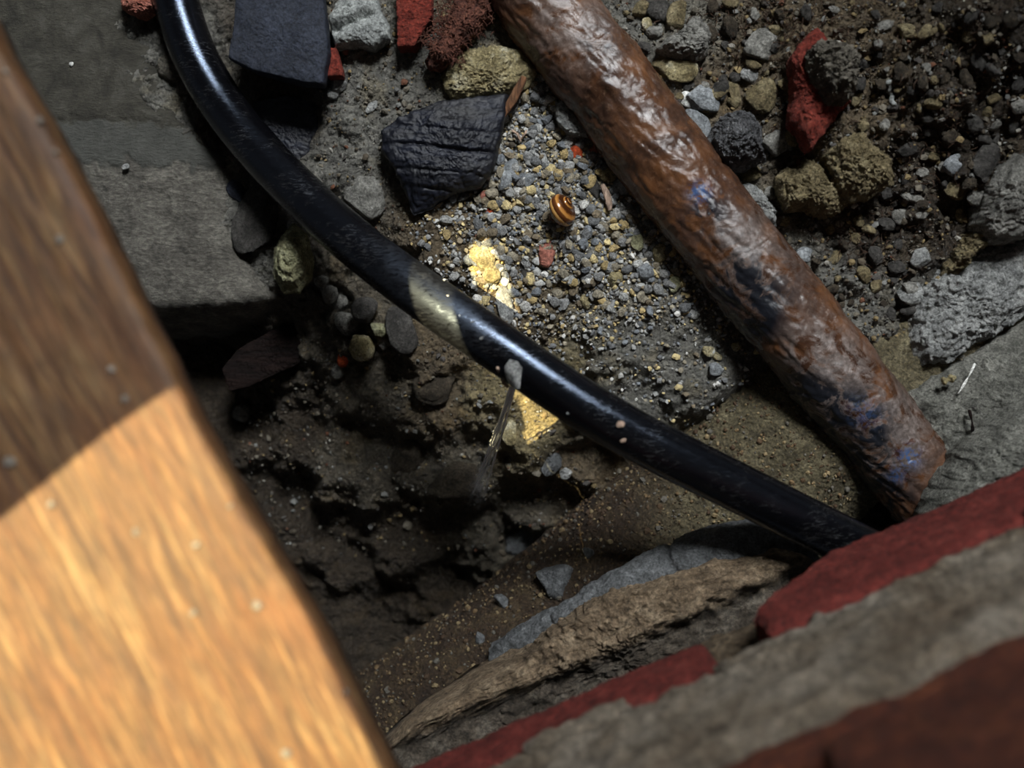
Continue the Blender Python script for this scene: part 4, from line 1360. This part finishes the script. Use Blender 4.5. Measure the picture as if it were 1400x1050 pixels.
# ------------------------------------------------------------------ smaller stones, each in its own place
SM = [  # px, py, w, h, rot, height factor, material, name, label
    (694, 240, 44, 22, 1.0, 0.5, 'blue', 'stone', 'pale blue-grey flat stone beside the right edge of the ribbed stone'),
    (720, 248, 22, 17, 0.0, 0.6, 'blue', 'stone', 'small light grey stone right of the pale blue-grey flat stone'),
    (731, 209, 18, 12, 0.5, 0.5, 'light', 'stone', 'white angular chip on gravel right of the ribbed stone'),
    (745, 222, 9, 18, 0.4, 0.6, 'light', 'stone', 'narrow white sliver of stone standing in the gravel bed'),
    (788, 209, 18, 19, 0.3, 0.7, 'orange', 'brick_chip', 'bright orange brick chip on gravel near the brown pipe'),
    (813, 205, 15, 11, 0.8, 0.7, 'pink', 'brick_chip', 'pinkish brick chip against the left side of the brown pipe'),
    (747, 346, 22, 38, -0.15, 0.6, 'pink', 'brick_chip', 'dusky red angular brick chip below the snail shell'),
    (669, 288, 10, 11, 0.3, 0.7, 'orange', 'brick_chip', 'small orange brick chip below the ribbed stone'),
    (663, 268, 15, 14, 0.3, 0.7, 'pink', 'brick_chip', 'rust-red brick chip at the lower corner of the ribbed stone'),
    (831, 240, 24, 20, 0.2, 0.7, 'yellow', 'stone', 'yellow knobbly stone against the brown pipe above the husk'),
    (850, 256, 34, 22, 0.2, 0.6, 'blue', 'stone', 'light grey stone half under the brown pipe right of the husk'),
    (812, 258, 17, 26, 0.1, 0.5, 'dark', 'stone', 'dark grey slab-like stone left of the dry husk'),
    (840, 380, 20, 24, 0.2, 0.7, 'yellow', 'stone', 'cream rounded stone in the middle of the gravel bed'),
    (801, 413, 15, 20, 0.2, 0.7, 'yellow', 'stone', 'straw-coloured stone at the lower part of the gravel bed'),
    (902, 346, 22, 22, 0.5, 0.7, 'yellow', 'stone', 'straw-coloured stone near the left side of the brown pipe'),
    (870, 330, 18, 26, 0.2, 0.6, 'olive', 'stone', 'olive-brown stone in the gravel near the brown pipe'),
    (882, 371, 24, 20, -0.6, 0.6, 'blue', 'stone', 'blue-grey stone in the gravel below the olive-brown one'),
    (922, 388, 17, 24, -0.5, 0.5, 'olive', 'stone', 'olive flat stone close to the shaded side of the brown pipe'),
    (815, 343, 22, 16, 0.2, 0.6, 'grey', 'stone', 'grey angular stone in the gravel below the husk'),
    (690, 418, 20, 52, 0.15, 0.5, 'light', 'stone', 'pale finger-shaped stone pointing at the black pipe'),
    (722, 375, 14, 40, 0.3, 0.4, 'dark', 'stone', 'dark narrow flat stone beside the dusky red chip'),
    (499, 272, 50, 56, 0.3, 0.5, 'grey', 'stone', 'drab rounded stone between black pipe and ribbed stone'),
    (509, 146, 22, 10, 0.8, 0.6, 'light', 'stone', 'white pointed chip on earth left of the ribbed stone'),
    (463, 117, 22, 18, 0.5, 0.7, 'light', 'stone', 'pair-like white lump below the small red brick chip'),
    (456, 128, 16, 16, 0.9, 0.7, 'light', 'stone', 'small white lump on the shaded corner of the flat slate'),
    (472, 66, 10, 20, 0.2, 0.6, 'pink', 'brick_chip', 'faded red crumb below the grooved mortar lump'),
    (407, 312, 24, 28, 0.0, 0.8, 'grey', 'stone', 'small grey stone capping the olive oval pebble'),
    (352, 300, 56, 96, -0.3, 0.4, 'dark', 'stone', 'dark rough stone wedged between footing and black pipe'),
    (324, 262, 22, 30, 0.3, 0.6, 'slate', 'stone', 'blue-black chip at the corner of the concrete footing'),
    (442, 384, 22, 20, 0.1, 0.7, 'grey', 'stone', 'light grey cube-like pebble below the olive pebble'),
    (451, 401, 22, 26, 0.5, 0.7, 'grey', 'stone', 'grey knobbly pebble below the cube-like pebble'),
    (466, 411, 22, 32, 0.2, 0.7, 'grey', 'stone', 'long grey pebble in the cluster under the black pipe'),
    (475, 442, 32, 32, 0.0, 0.7, 'grey', 'stone', 'round grey pebble, largest of the cluster under the black pipe'),
    (500, 424, 36, 34, 0.4, 0.7, 'dark', 'stone', 'dark rounded pebble in the cluster under the black pipe'),
    (495, 476, 32, 36, 0.4, 0.8, 'yellow', 'stone', 'yellow crusty stone at the top of the pit slope'),
    (519, 450, 18, 22, 0.4, 0.7, 'olive', 'stone', 'small olive stone right of the yellow crusty stone'),
    (524, 469, 14, 18, 0.1, 0.7, 'grey', 'stone', 'small grey stone right of the yellow crusty stone'),
    (549, 452, 40, 62, 0.1, 0.5, 'dark', 'stone', 'dark upright stone at the top of the pit under the pipe'),
    (469, 493, 14, 18, 0.1, 0.7, 'orange', 'brick_chip', 'rust-orange chip at the end of the dark timber block'),
    (462, 508, 16, 20, 0.1, 0.7, 'grey', 'stone', 'grey pebble below the rust-orange chip'),
    (330, 565, 22, 22, 0.1, 0.6, 'grey', 'stone', 'grey pebble in the dark pit near the timber edge'),
    (508, 985, 22, 20, 0.1, 0.7, 'light', 'stone', 'pale blurred pebble in the pit beside the sunlit timber'),
    (545, 1030, 60, 60, 0.1, 0.6, 'grey', 'stone', 'dull grey stone at the bottom edge beside the buff stone'),
    (774, 647, 17, 16, 0.3, 0.7, 'light', 'stone', 'white pebble on the pit slope near the drain pipe'),
    (752, 632, 32, 34, 0.3, 0.5, 'clay', 'stone', 'blue-grey clay lump on the pit slope below the black pipe'),
    (697, 592, 18, 34, -0.1, 0.5, 'yellow', 'stone', 'yellow stone in the sunlit patch right of the water jet'),
    (660, 352, 34, 34, 0.4, 0.5, 'yellow', 'stone', 'sunlit yellow stone above the black pipe'),
    (672, 372, 30, 30, 0.9, 0.5, 'yellow', 'stone', 'sunlit crumbly yellow stone nearest above the black pipe'),
    (597, 530, 60, 44, 0.3, 0.45, 'brown', 'earth_lump', 'brown earth lump high on the pit slope'),
    (620, 660, 70, 52, 0.3, 0.5, 'brown', 'earth_lump', 'brown earth lump on the pit slope left of the water jet end'),
    (560, 620, 60, 44, 0.6, 0.4, 'brown', 'earth_lump', 'flat brown earth lump in the middle of the pit slope'),
    (962, 138, 44, 34, -0.6, 0.6, 'blue', 'stone', 'blue-grey stone above left of the dark cinder lump'),
    (955, 172, 28, 48, 0.4, 0.5, 'blue', 'stone', 'blue-grey pitted stone against the right side of brown pipe'),
    (937, 137, 14, 22, 0.1, 0.7, 'white', 'stone', 'small white holed stone beside the brown pipe'),
    (1060, 195, 34, 36, 0.3, 0.6, 'grey', 'stone', 'smooth grey stone right of the dark cinder lump'),
    (1083, 190, 18, 22, 0.3, 0.7, 'tan', 'stone', 'small tan stone between smooth grey stone and red brick'),
    (1069, 219, 56, 18, 0.45, 0.6, 'brown', 'stone', 'flat brown stone slanting above the cracked tan lump'),
    (1040, 62, 38, 42, -0.5, 0.5, 'grey', 'stone', 'grey rectangular stone set in fibrous soil left of the red brick'),
    (1023, 104, 22, 22, 0.3, 0.7, 'light', 'stone', 'small pale stone above the dark cinder lump'),
    (1040, 135, 38, 40, 0.3, 0.6, 'tan', 'stone', 'tan stone just above the dark cinder lump'),
    (1002, 128, 16, 32, 0.1, 0.6, 'tan', 'stone', 'brown narrow stone left of the tan stone above the cinder'),
    (985, 125, 22, 26, 0.2, 0.6, 'dark', 'stone', 'dark stone between blue-grey stone and brown narrow stone'),
    (930, 98, 44, 30, 0.1, 0.5, 'yellow', 'stone', 'yellow crumbly stone below the smooth embedded grey stone'),
    (905, 92, 26, 30, 0.3, 0.6, 'tan', 'stone', 'tan holed stone at the upper right edge of brown pipe'),
    (924, 20, 24, 38, -0.2, 0.6, 'tan', 'stone', 'brown knobbly stone at the top right of brown pipe'),
    (897, 12, 40, 30, -0.6, 0.5, 'dark', 'stone', 'dark grey slab at the top edge right of brown pipe'),
    (895, 44, 22, 16, 0.2, 0.6, 'grey', 'stone', 'grey pebble at the upper right edge of brown pipe'),
    (884, 35, 14, 18, 0.4, 0.7, 'yellow', 'stone', 'yellow pebble at the upper right edge of brown pipe'),
    (940, 118, 18, 14, 0.4, 0.6, 'dark', 'stone', 'dark pebble beside the small white holed stone'),
    (1303, 226, 28, 24, 0.6, 0.6, 'blue', 'stone', 'blue-grey pointed stone in the dark bank'),
    (1288, 229, 14, 14, 0.6, 0.6, 'grey', 'stone', 'small grey stone left of the blue-grey pointed stone'),
    (1341, 268, 40, 26, 0.1, 0.6, 'grey', 'stone', 'grey wedge stone left of the grey rock at the right edge'),
    (1306, 262, 32, 22, -0.2, 0.6, 'tan', 'stone', 'brown flat stone left of the grey wedge stone'),
    (1345, 220, 30, 48, -0.5, 0.5, 'dark', 'stone', 'dark long stone above the grey wedge stone'),
    (1338, 222, 26, 16, 0.5, 0.6, 'dark', 'stone', 'dark small stone above the grey wedge stone'),
    (1246, 270, 30, 12, -0.2, 0.6, 'grey', 'stone', 'thin grey stone in the dark hollow of the bank'),
    (1228, 297, 20, 20, 0.2, 0.6, 'grey', 'stone', 'grey pebble in the dark hollow below the tan lumps'),
    (1212, 265, 20, 18, 0.2, 0.6, 'dark', 'stone', 'dark pebble at the right end of the upper tan lump'),
    (1098, 349, 24, 20, 0.2, 0.6, 'blue', 'stone', 'blue-grey pebble right of the brown pipe below the pale lump'),
    (1256, 353, 26, 24, 0.2, 0.6, 'light', 'stone', 'pale rough stone above left of the big pale rock'),
    (1243, 402, 30, 30, 0.3, 0.5, 'light', 'stone', 'pale stone touching the left side of the big pale rock'),
    (1243, 424, 26, 14, 0.2, 0.6, 'dark', 'stone', 'dark stone under the pale stone beside the big rock'),
    (968, 481, 16, 16, 0.2, 0.7, 'yellow', 'stone', 'yellow chip on bare earth left of the brown pipe'),
    (979, 487, 16, 10, -0.4, 0.7, 'yellow', 'stone', 'pale yellow flake beside the yellow chip'),
    (1006, 474, 12, 12, 0.2, 0.8, 'yellow', 'stone', 'amber pebble left of the brown pipe'),
    (978, 505, 18, 18, 0.2, 0.6, 'blue', 'stone', 'blue-grey pebble below the yellow chip'),
    (937, 575 - 400, 12, 14, 0.3, 0.6, 'dark', 'stone', 'dark small stone half under the brown pipe'),
    (98, 88, 6, 5, 0.4, 0.6, 'white', 'plaster_crumb', 'white crumb on the dark upper part of the concrete'),
    (172, 228, 10, 7, 0.4, 0.6, 'light', 'plaster_crumb', 'pale crumb on the joint of the concrete footing'),
    (238, 96, 40, 40, 0.4, 0.6, 'rubble', 'stone', 'grey crumbled lump at the footing edge beside the black pipe'),
    (256, 120, 36, 26, 0.4, 0.6, 'rubble', 'stone', 'flat grey crumb lump under the upper black pipe'),
]
for i, (px, py, w, h, rot, hf, m_, nm, lab) in enumerate(SM):
    p = ground(px, py)
    if m_ in ('white', 'light') and px < 200 and py < 300:
        p = at(px, py, ZS + 0.001)
    if (px, py) in ((238, 96), (256, 120)):
        p = at(px, py, ZS - 0.003)
    k = (H - p[2]) / FPX
    hz_ = min(w, h) * k * hf * 1.3
    rough_ = 0.05 if m_ in ('blue', 'light', 'dark', 'slate', 'white') else 0.10
    sub = 4 if max(w, h) > 20 else 3
    V, F = rock_geo(200 + i, (w * k * 1.1, h * k * 1.1, hz_), sub, 11, rough_, jag=0.05 if m_ in ('tan', 'yellow', 'brown', 'dark') else 0.015)
    o = mk(nm, V, F, M[m_], loc=(p[0], p[1], p[2] + hz_ * 0.22), rot=(0, 0, rot))
    tag(o, lab, {'brick_chip': 'brick chip', 'earth_lump': 'earth lump', 'plaster_crumb': 'crumb'}.get(nm, 'stone'))

# ------------------------------------------------------------------ splinter, husk, twigs, chips
def stick(name, a, b_, w, mat, lab, cat, flat=0.5, lift=0.003, seed=1, n=30):
    pa, pb = ground(*a), ground(*b_)
    pa = at(a[0], a[1], pa[2] + lift)
    pb = at(b_[0], b_[1], pb[2] + lift)
    mid = (pa + pb) / 2 + np.array([0.0006, 0.0004, 0.0006])
    pth, q_ = catmull([pa, mid, pb], n)
    k = (H - pa[2]) / FPX
    def rf(i, an):
        t = i / (n - 1)
        base = w * k / 2 * (0.35 + 0.65 * np.sin(np.pi * np.clip(t * 0.9 + 0.08, 0, 1)) ** 0.6)
        el = 1 / np.sqrt(np.cos(an) ** 2 + (np.sin(an) / flat) ** 2)
        return base * el * (1 + 0.18 * fbm(np.stack([i.ravel() * 0.15, np.cos(an.ravel()) * 2 + seed, np.sin(an.ravel()) * 2], 1), 3).reshape(i.shape))
    V, F, _, _ = tube(pth, rf, 16)
    cen = V.mean(0)
    o = mk(name, V - cen, F, mat, loc=tuple(cen))
    tag(o, lab, cat)
    return o


stick('wood_splinter', (717, 105), (687, 160), 13, M['splinter'], 'reddish brown wood splinter at the upper right of the ribbed stone', 'splinter', 0.45, 0.010)
stick('dry_husk', (823, 252), (834, 288), 10, M['husk'], 'dry folded husk standing on gravel beside the brown pipe', 'husk', 0.5, 0.004, 2)
stick('twig', (700, 178), (712, 194), 4, M['husk'], 'short pale twig on gravel right of the ribbed stone', 'twig', 0.8, 0.003, 3)
stick('twig', (720, 178), (712, 190), 3, M['husk'], 'thin crossing twig on gravel right of the ribbed stone', 'twig', 0.8, 0.003, 4)
for px, py, a, b_, w, mt_, nm, lab, cat in [
    (0, 0, (1333, 497), (1310, 538), 4, 'white', 'white_twig', 'thin white twig on the grey concrete block at the right', 'twig'),
    (0, 0, (1288, 522), (1306, 516), 13, 'yellow', 'wood_chip', 'yellow wood chip on the concrete block left of the white twig', 'wood chip'),
    (0, 0, (1325, 560), (1330, 600), 5, 'darkwood', 'dark_twig', 'dark twig on the concrete block below the white twig', 'twig')]:
    pa, pb = at(*a, 0.0165), at(*b_, 0.0165)
    pth, _ = catmull([pa, (pa + pb) / 2 + np.array([0.0004, 0.0003, 0.0004]), pb], 14)
    rw = w * (H - pa[2]) / FPX / 2
    V, F, _, _ = tube(pth, lambda i, an: rw * (0.7 + 0.3 * np.sin(i * 0.9)) + 0 * an, 10)
    o = mk(nm, V - V.mean(0), F, M[mt_], loc=tuple(V.mean(0)))
    tag(o, lab, cat)
# white plaster drip on the bank
pts = [(1212, 112), (1214, 124), (1217, 134), (1219, 146)]
pth, _ = catmull([ground(*p) + (0, 0, 0.002) for p in pts], 24)
V, F, _, _ = tube(pth, lambda i, an: 0.0011 + 0.0005 * np.sin(i * 0.8 + an), 10)
o = mk('plaster_drip', V - V.mean(0), F, M['paleclay'], loc=tuple(V.mean(0)))
tag(o, 'whitish plaster drip on the dark bank right of the red brick piece', 'plaster')

# ------------------------------------------------------------------ snail shell
sp = ground(760, 292)
nt, na = 220, 36
turns = 3.3
SPIN = 2.4
th = np.linspace(0, turns * 2 * np.pi, nt)
grow = np.exp(0.125 * (th - th[-1]))
RS = 0.0112
cx_ = np.cos(th) * grow * RS * 0.36
cy_ = np.sin(th) * grow * RS * 0.36
cz_ = (1 - grow) * RS * 0.80
tr = grow * RS * 0.54
a = np.linspace(0, 2 * np.pi, na, endpoint=False)
V = []
for i in range(nt):
    er = np.array([math.cos(th[i]), math.sin(th[i]), 0])
    V.append(np.array([cx_[i], cy_[i], cz_[i]]) + np.outer(np.cos(a), er) * tr[i] + np.outer(np.sin(a), [0, 0, 1]) * tr[i] * 0.95)
V = np.vstack(V)
Ii, J = np.meshgrid(np.arange(nt - 1), np.arange(na), indexing='ij')
J2 = (J + 1) % na
F = np.stack([Ii * na + J, (Ii + 1) * na + J, (Ii + 1) * na + J2, Ii * na + J2], -1).reshape(-1, 4)
bandv = np.tile(((a + np.pi / 2) / np.pi) % 2.0 / 2.0 * 2.0, nt)
bandv = np.tile(np.clip((np.sin(a) * 0.5 + 0.5), 0, 1), nt)
shell = mk('snail_shell', V, F, M['shell'], fattr={'band': bandv}, loc=(sp[0], sp[1], sp[2] + 0.0075), rot=(Vector((0.66, 0.50, 0.50)).to_track_quat('Z', 'Y') @ Matrix.Rotation(SPIN, 3, 'Z').to_quaternion()).to_euler())
tag(shell, 'brown banded snail shell lying on the gravel', 'snail shell')
# lip of the opening
e = V[-na:]
cur = np.vstack([e, e[:2]])
V2, F2, _, _ = tube(cur, lambda i, an: 0.0005 + 0 * i, 8, caps=False)
lip = mk('shell_lip', V2, F2, M['husk'], shell)

# ------------------------------------------------------------------ gravel
rg_ = np.random.RandomState(21)


def gravel_density(px, py):
    # bed between the pipes, thinning into bare earth below
    d = 1.0
    left = 690 if py < 235 else 640
    if px < left:
        d *= max(0, 1 - (left - px) / 90.0) * 0.6
    t = (py - 330) / 150.0 + (px - 820) / 900.0
    d *= float(np.clip(1.15 - t, 0.10, 1.0))
    return d


def pipe_left(py):
    # left edge of brown pipe
    return np.interp(py, [0, 90, 280, 430, 580, 720], [675, 745, 872, 1000, 1100, 1210])


def pipe_upper(px):
    return np.interp(px, [240, 310, 430, 520, 600, 700, 800, 900, 1000], [0, 110, 245, 325, 383, 452, 520, 580, 630])


geos = [rock_geo(900 + i, (1, 1, 0.75), 2, 9, 0.05, soft=30) for i in range(12)]
geoS = [rock_geo(930 + i, (1, 1, 0.8), 1, 7, 0.04, soft=30) for i in range(10)]
cand = []
while len(cand) < 7200:
    px, py = rg_.uniform(560, 1080), rg_.uniform(95, 620)
    if px > pipe_left(py) + 14 or py > pipe_upper(px) + 25:
        continue
    if rg_.uniform() > gravel_density(px, py):
        continue
    s = 3.5 * (1 + rg_.pareto(2.5))
    s = min(s, 16.0) if py < 430 else min(s, 9)
    cand.append((px, py, s))
cand.sort(key=lambda t: -t[2])
GC = np.array([lin(c) for c in GRAVEL_COLS])
GP = np.array([0.20, 0.13, 0.16, 0.13, 0.07, 0.09, 0.07, 0.08, 0.07])
GP /= GP.sum()
gm = []
for gi in range(12):
    V, F = geos[gi]
    for mi in range(len(GMAT)):
        gm.append(None)
meshcache = {}
GNAME = ['mid-grey', 'light grey', 'dark grey', 'drab', 'pale', 'ochre', 'straw-yellow', 'brown', 'steel-grey']
LANDM = [(760, 290, 'around the snail shell'), (700, 210, 'beside the ribbed stone'), (745, 130, 'next to the wood splinter'), (790, 215, 'around the bright orange chip'),
         (745, 360, 'around the dusky red brick chip'), (835, 265, 'around the dry husk'), (665, 350, 'by the sunlit yellow stones'), (840, 385, 'around the cream rounded stone'),
         (930, 380, 'along the brown pipe'), (780, 440, 'above the black pipe'), (970, 490, 'near the yellow chip on bare earth'), (620, 300, 'below the ribbed stone')]
for n_, (px, py, s) in enumerate(cand[:300]):
    p = ground(px, py)
    k = (H - p[2]) / FPX
    gi = rg_.randint(12)
    mi = rg_.choice(len(GMAT), p=GP)
    if (gi, mi) not in meshcache:
        o = mk('gravel_stone', geos[gi][0], geos[gi][1], GMAT[mi], smooth=False)
        meshcache[(gi, mi)] = o.data
    else:
        o = bpy.data.objects.new('gravel_stone', meshcache[(gi, mi)])
        C.objects.link(o)
    w = s * k
    o.scale = (w * rg_.uniform(0.85, 1.3), w * rg_.uniform(0.7, 1.0), w * rg_.uniform(0.7, 1.0))
    o.location = (p[0], p[1], p[2] + 0.28 * w)
    o.rotation_euler = (rg_.uniform(-0.5, 0.5), rg_.uniform(-0.5, 0.5), rg_.uniform(0, 6.28))
    lm = min(LANDM, key=lambda q_: (q_[0] - px) ** 2 + (q_[1] - py) ** 2)[2]
    tag(o, GNAME[mi] + ' gravel stone lying loose in the gravel ' + lm, 'gravel stone', 'gravel stones between the two pipes')


def rotm(r_):
    ax = r_.normal(size=3)
    ax /= np.linalg.norm(ax)
    return np.array(Matrix.Rotation(r_.uniform(0, 6.28), 3, Vector(ax)))


def scatter(name, items, cols, probs, seed, mat, geo):
    """many tiny stones joined as stuff; items = (px, py, size px)"""
    r_ = np.random.RandomState(seed)
    Vs, Fs_, Cs = [], [], []
    off = 0
    for px, py, s in items:
        p = ground(px, py)
        w = s * (H - p[2]) / FPX
        V, F = geo[r_.randint(len(geo))]
        V = (V * np.array([r_.uniform(0.8, 1.3), r_.uniform(0.7, 1.1), 0.9])) @ rotm(r_).T * w + p + np.array([0, 0, 0.25 * w])
        Vs.append(V)
        Fs_.append(F + off)
        off += len(V)
        c = cols[r_.choice(len(cols), p=probs)] * r_.uniform(0.7, 1.25)
        Cs.append(np.tile(c, (len(V), 1)))
    o = mk(name, np.vstack(Vs), np.concatenate(Fs_), mat, smooth=False, cattr={'stone': np.vstack(Cs)})
    return o


o = scatter('fine_gravel', cand[300:], GC, GP, 5, M['gravel'], geoS)
tag(o, 'fine grey and ochre gravel grit filling the bed between the pipes', 'gravel', kind='stuff')

# crumbs on the bank, in the pit and on the bare earth
cr = []
for _ in range(6500):
    z_ = rg_.uniform()
    if z_ < 0.62:
        px, py = rg_.uniform(830, 1400), rg_.uniform(0, 520)
        right = np.interp(py, [0, 90, 215, 330, 470, 640], [800, 890, 985, 1080, 1180, 1320])
        if px < right - 10:
            continue
        s = 3.0 * (1 + rg_.pareto(2.4))
    elif z_ < 0.80:
        px, py = rg_.uniform(430, 700), rg_.uniform(0, 330)
        s = 2.6 * (1 + rg_.pareto(3.0))
    else:
        px, py = rg_.uniform(330, 860), rg_.uniform(460, 760)
        s = 2.6 * (1 + rg_.pareto(3.0))
    cr.append((px, py, min(s, 11)))
CC = np.array([lin(c) for c in [(98, 92, 80), (72, 64, 52), (120, 104, 72), (110, 110, 106), (64, 60, 56), (150, 146, 136), (92, 58, 40)]])
CPb = np.array([0.26, 0.24, 0.14, 0.14, 0.14, 0.04, 0.04])
o = scatter('earth_crumbs', cr, CC, CPb / CPb.sum(), 6, M['gravel'], geoS)
tag(o, 'loose crumbs of earth and grit over the bank and the pit slope', 'earth crumbs', kind='stuff')

# rubble stones of the bank, one object each
rub = []
tries = 0
while len(rub) < 150 and tries < 6000:
    tries += 1
    px, py = rg_.uniform(850, 1400), rg_.uniform(0, 430)
    right = np.interp(py, [0, 90, 215, 330, 470, 640], [800, 890, 985, 1080, 1180, 1320])
    if px < right + 4:
        continue
    if 1085 < px < 1170 and 25 < py < 205:
        continue
    if 1060 < px < 1230 and 172 < py < 296:
        continue
    if 968 < px < 1055 and 140 < py < 232 or px > 1250 and py > 315 or px > 1352 and py > 190:
        continue
    s = rg_.uniform(9, 26)
    if any((px - a_) ** 2 + (py - b_) ** 2 < (0.5 * (s + c_)) ** 2 for a_, b_, c_ in rub):
        continue
    rub.append((px, py, s))
rgeo = [rock_geo(960 + i, (1, 1, 0.7), 3, 10, 0.09, jag=0.05) for i in range(10)]
rmats = ['tan', 'brown', 'grey', 'dark', 'brown', 'tan', 'dark']
cache2 = {}
RNAME = {'tan': 'tan', 'brown': 'brown', 'grey': 'grey', 'dark': 'dark'}
LANDB = [(1010, 130, 'above the dark cinder lump'), (1040, 40, 'around the grey rectangular stone'), (1120, 20, 'above the red brick piece'), (1210, 130, 'beside the plaster drip'),
         (1060, 170, 'left of the red brick piece'), (900, 60, 'beside the brown pipe near the top edge'), (1060, 320, 'below the long pale lump'), (1150, 350, 'below the two tan lumps'),
         (1200, 60, 'right of the crumbly clump'), (1290, 60, 'in the dark upper corner'), (1370, 60, 'in the darkest corner at the top right'), (1300, 230, 'around the blue-grey pointed stone'),
         (1250, 300, 'in the dark hollow'), (1330, 150, 'high above the grey wedge stone'), (1190, 420, 'left of the big pale rock'), (970, 60, 'right of the embedded smooth grey stone')]
for px, py, s in rub:
    p = ground(px, py)
    k = (H - p[2]) / FPX
    gi, mi = rg_.randint(10), rmats[rg_.randint(len(rmats))]
    if (gi, mi) not in cache2:
        o = mk('rubble_stone', rgeo[gi][0], rgeo[gi][1], M[mi])
        # materials use object space, so keep true size through a scaled copy of the mesh
        cache2[(gi, mi)] = o.data
    else:
        o = bpy.data.objects.new('rubble_stone', cache2[(gi, mi)])
        C.objects.link(o)
    w = s * k
    o.scale = (w * rg_.uniform(0.9, 1.4), w * rg_.uniform(0.7, 1.0), w)
    o.location = (p[0], p[1], p[2] + 0.15 * w)
    o.rotation_euler = (rg_.uniform(-0.5, 0.5), rg_.uniform(-0.5, 0.5), rg_.uniform(0, 6.28))
    lm = min(LANDB, key=lambda q_: (q_[0] - px) ** 2 + (q_[1] - py) ** 2)[2]
    szn = 'larger ' if s > 19 else ('small ' if s > 13 else 'tiny ')
    tag(o, szn + RNAME[mi] + ' rubble stone in the bank ' + lm, 'stone', 'rubble stones of the earth bank')


# brown root fibres in the bank
def bank_c(r_):
    while True:
        c_ = [(1080, 130, 22, 35), (1010, 30, 60, 25), (1100, 40, 60, 30), (1200, 330, 60, 25), (1290, 200, 60, 40), (1260, 60, 70, 50)][r_.randint(6)]
        px, py = r_.normal(c_[0], c_[2]), r_.normal(c_[1], c_[3])
        if px < np.interp(py, [0, 90, 215, 330, 470, 640], [800, 890, 985, 1080, 1180, 1320]) + 8:
            continue
        return px, py, ground(px, py)[2] + 0.0012


o = strands(bank_c, 600, M['root'], 'root_fibres', None, 0.0002, 0.006, 8, 0.0014)
tag(o, 'brown root fibres matted in the earth bank right of the brown pipe', 'root fibres', kind='stuff')

# ------------------------------------------------------------------ water jet
jet = empty('water_jet', tuple(at(700, 534, 0.050)))
start = at(700, 530, 0.050)
rj = np.random.RandomState(3)
ends = [(655, 664, -0.040), (640, 692, -0.050), (663, 652, -0.038), (672, 628, -0.034), (648, 680, -0.046), (658, 690, -0.048)]


def jpart(o):
    o.parent = jet
    o.matrix_parent_inverse = Matrix.Translation(jet.location).inverted()
    return o


for i, (px, py, z) in enumerate(ends):
    st_ = start + np.array([(i - 2) * 0.0004, rj.uniform(-1, 1) * 0.0004, 0])
    en = at(px, py, z)
    mid = (st_ + en) / 2 + np.array([rj.uniform(-1, 1) * 0.0004, 0, 0.006])
    pth, _ = catmull([st_, mid, en], 50)
    V, F, I_, _ = tube(pth, lambda ii, an: 0.00038 * (1 + 0.25 * np.sin(ii * 0.9 + i * 2)) * (1 + 0.5 * ii / 49.0), 8)
    fade = np.concatenate([(1 - (I_ / 49.0) ** 1.5).ravel(), [1, 0]])
    jpart(mk('water_strand', V, F, M['water'], fattr={'fade': fade}))
Vs, Fs_, fd = [], [], []
off = 0
D1, F1 = ico(1)
e_ = at(648, 682, -0.054)
jd = (e_ - start) / np.linalg.norm(e_ - start)
jq = np.array(Vector(jd).to_track_quat('Z', 'Y').to_matrix())
for k in range(1200):
    t = rj.beta(2.2, 1.0) * 1.04
    p = start * (1 - t) + e_ * t + np.array([0, 0, 0.006 * t * (1 - t) * 4])
    p = p + rj.normal(size=3) * np.array([0.0026, 0.0022, 0.002]) * t ** 1.2
    r_ = rj.uniform(0.00007, 0.00019)
    Vs.append((D1 * np.array([r_, r_, r_ * rj.uniform(4, 14)])) @ jq.T + p)
    Fs_.append(F1 + off)
    fd.append(np.full(len(D1), 0.6 * (1.12 - t)))
    off += len(D1)
o = jpart(mk('spray', np.vstack(Vs), np.concatenate(Fs_), M['water'], fattr={'fade': np.concatenate(fd)}))
o['kind'] = 'stuff'
tag(jet, 'fine jet of water spraying from the black pipe into the pit', 'water jet')
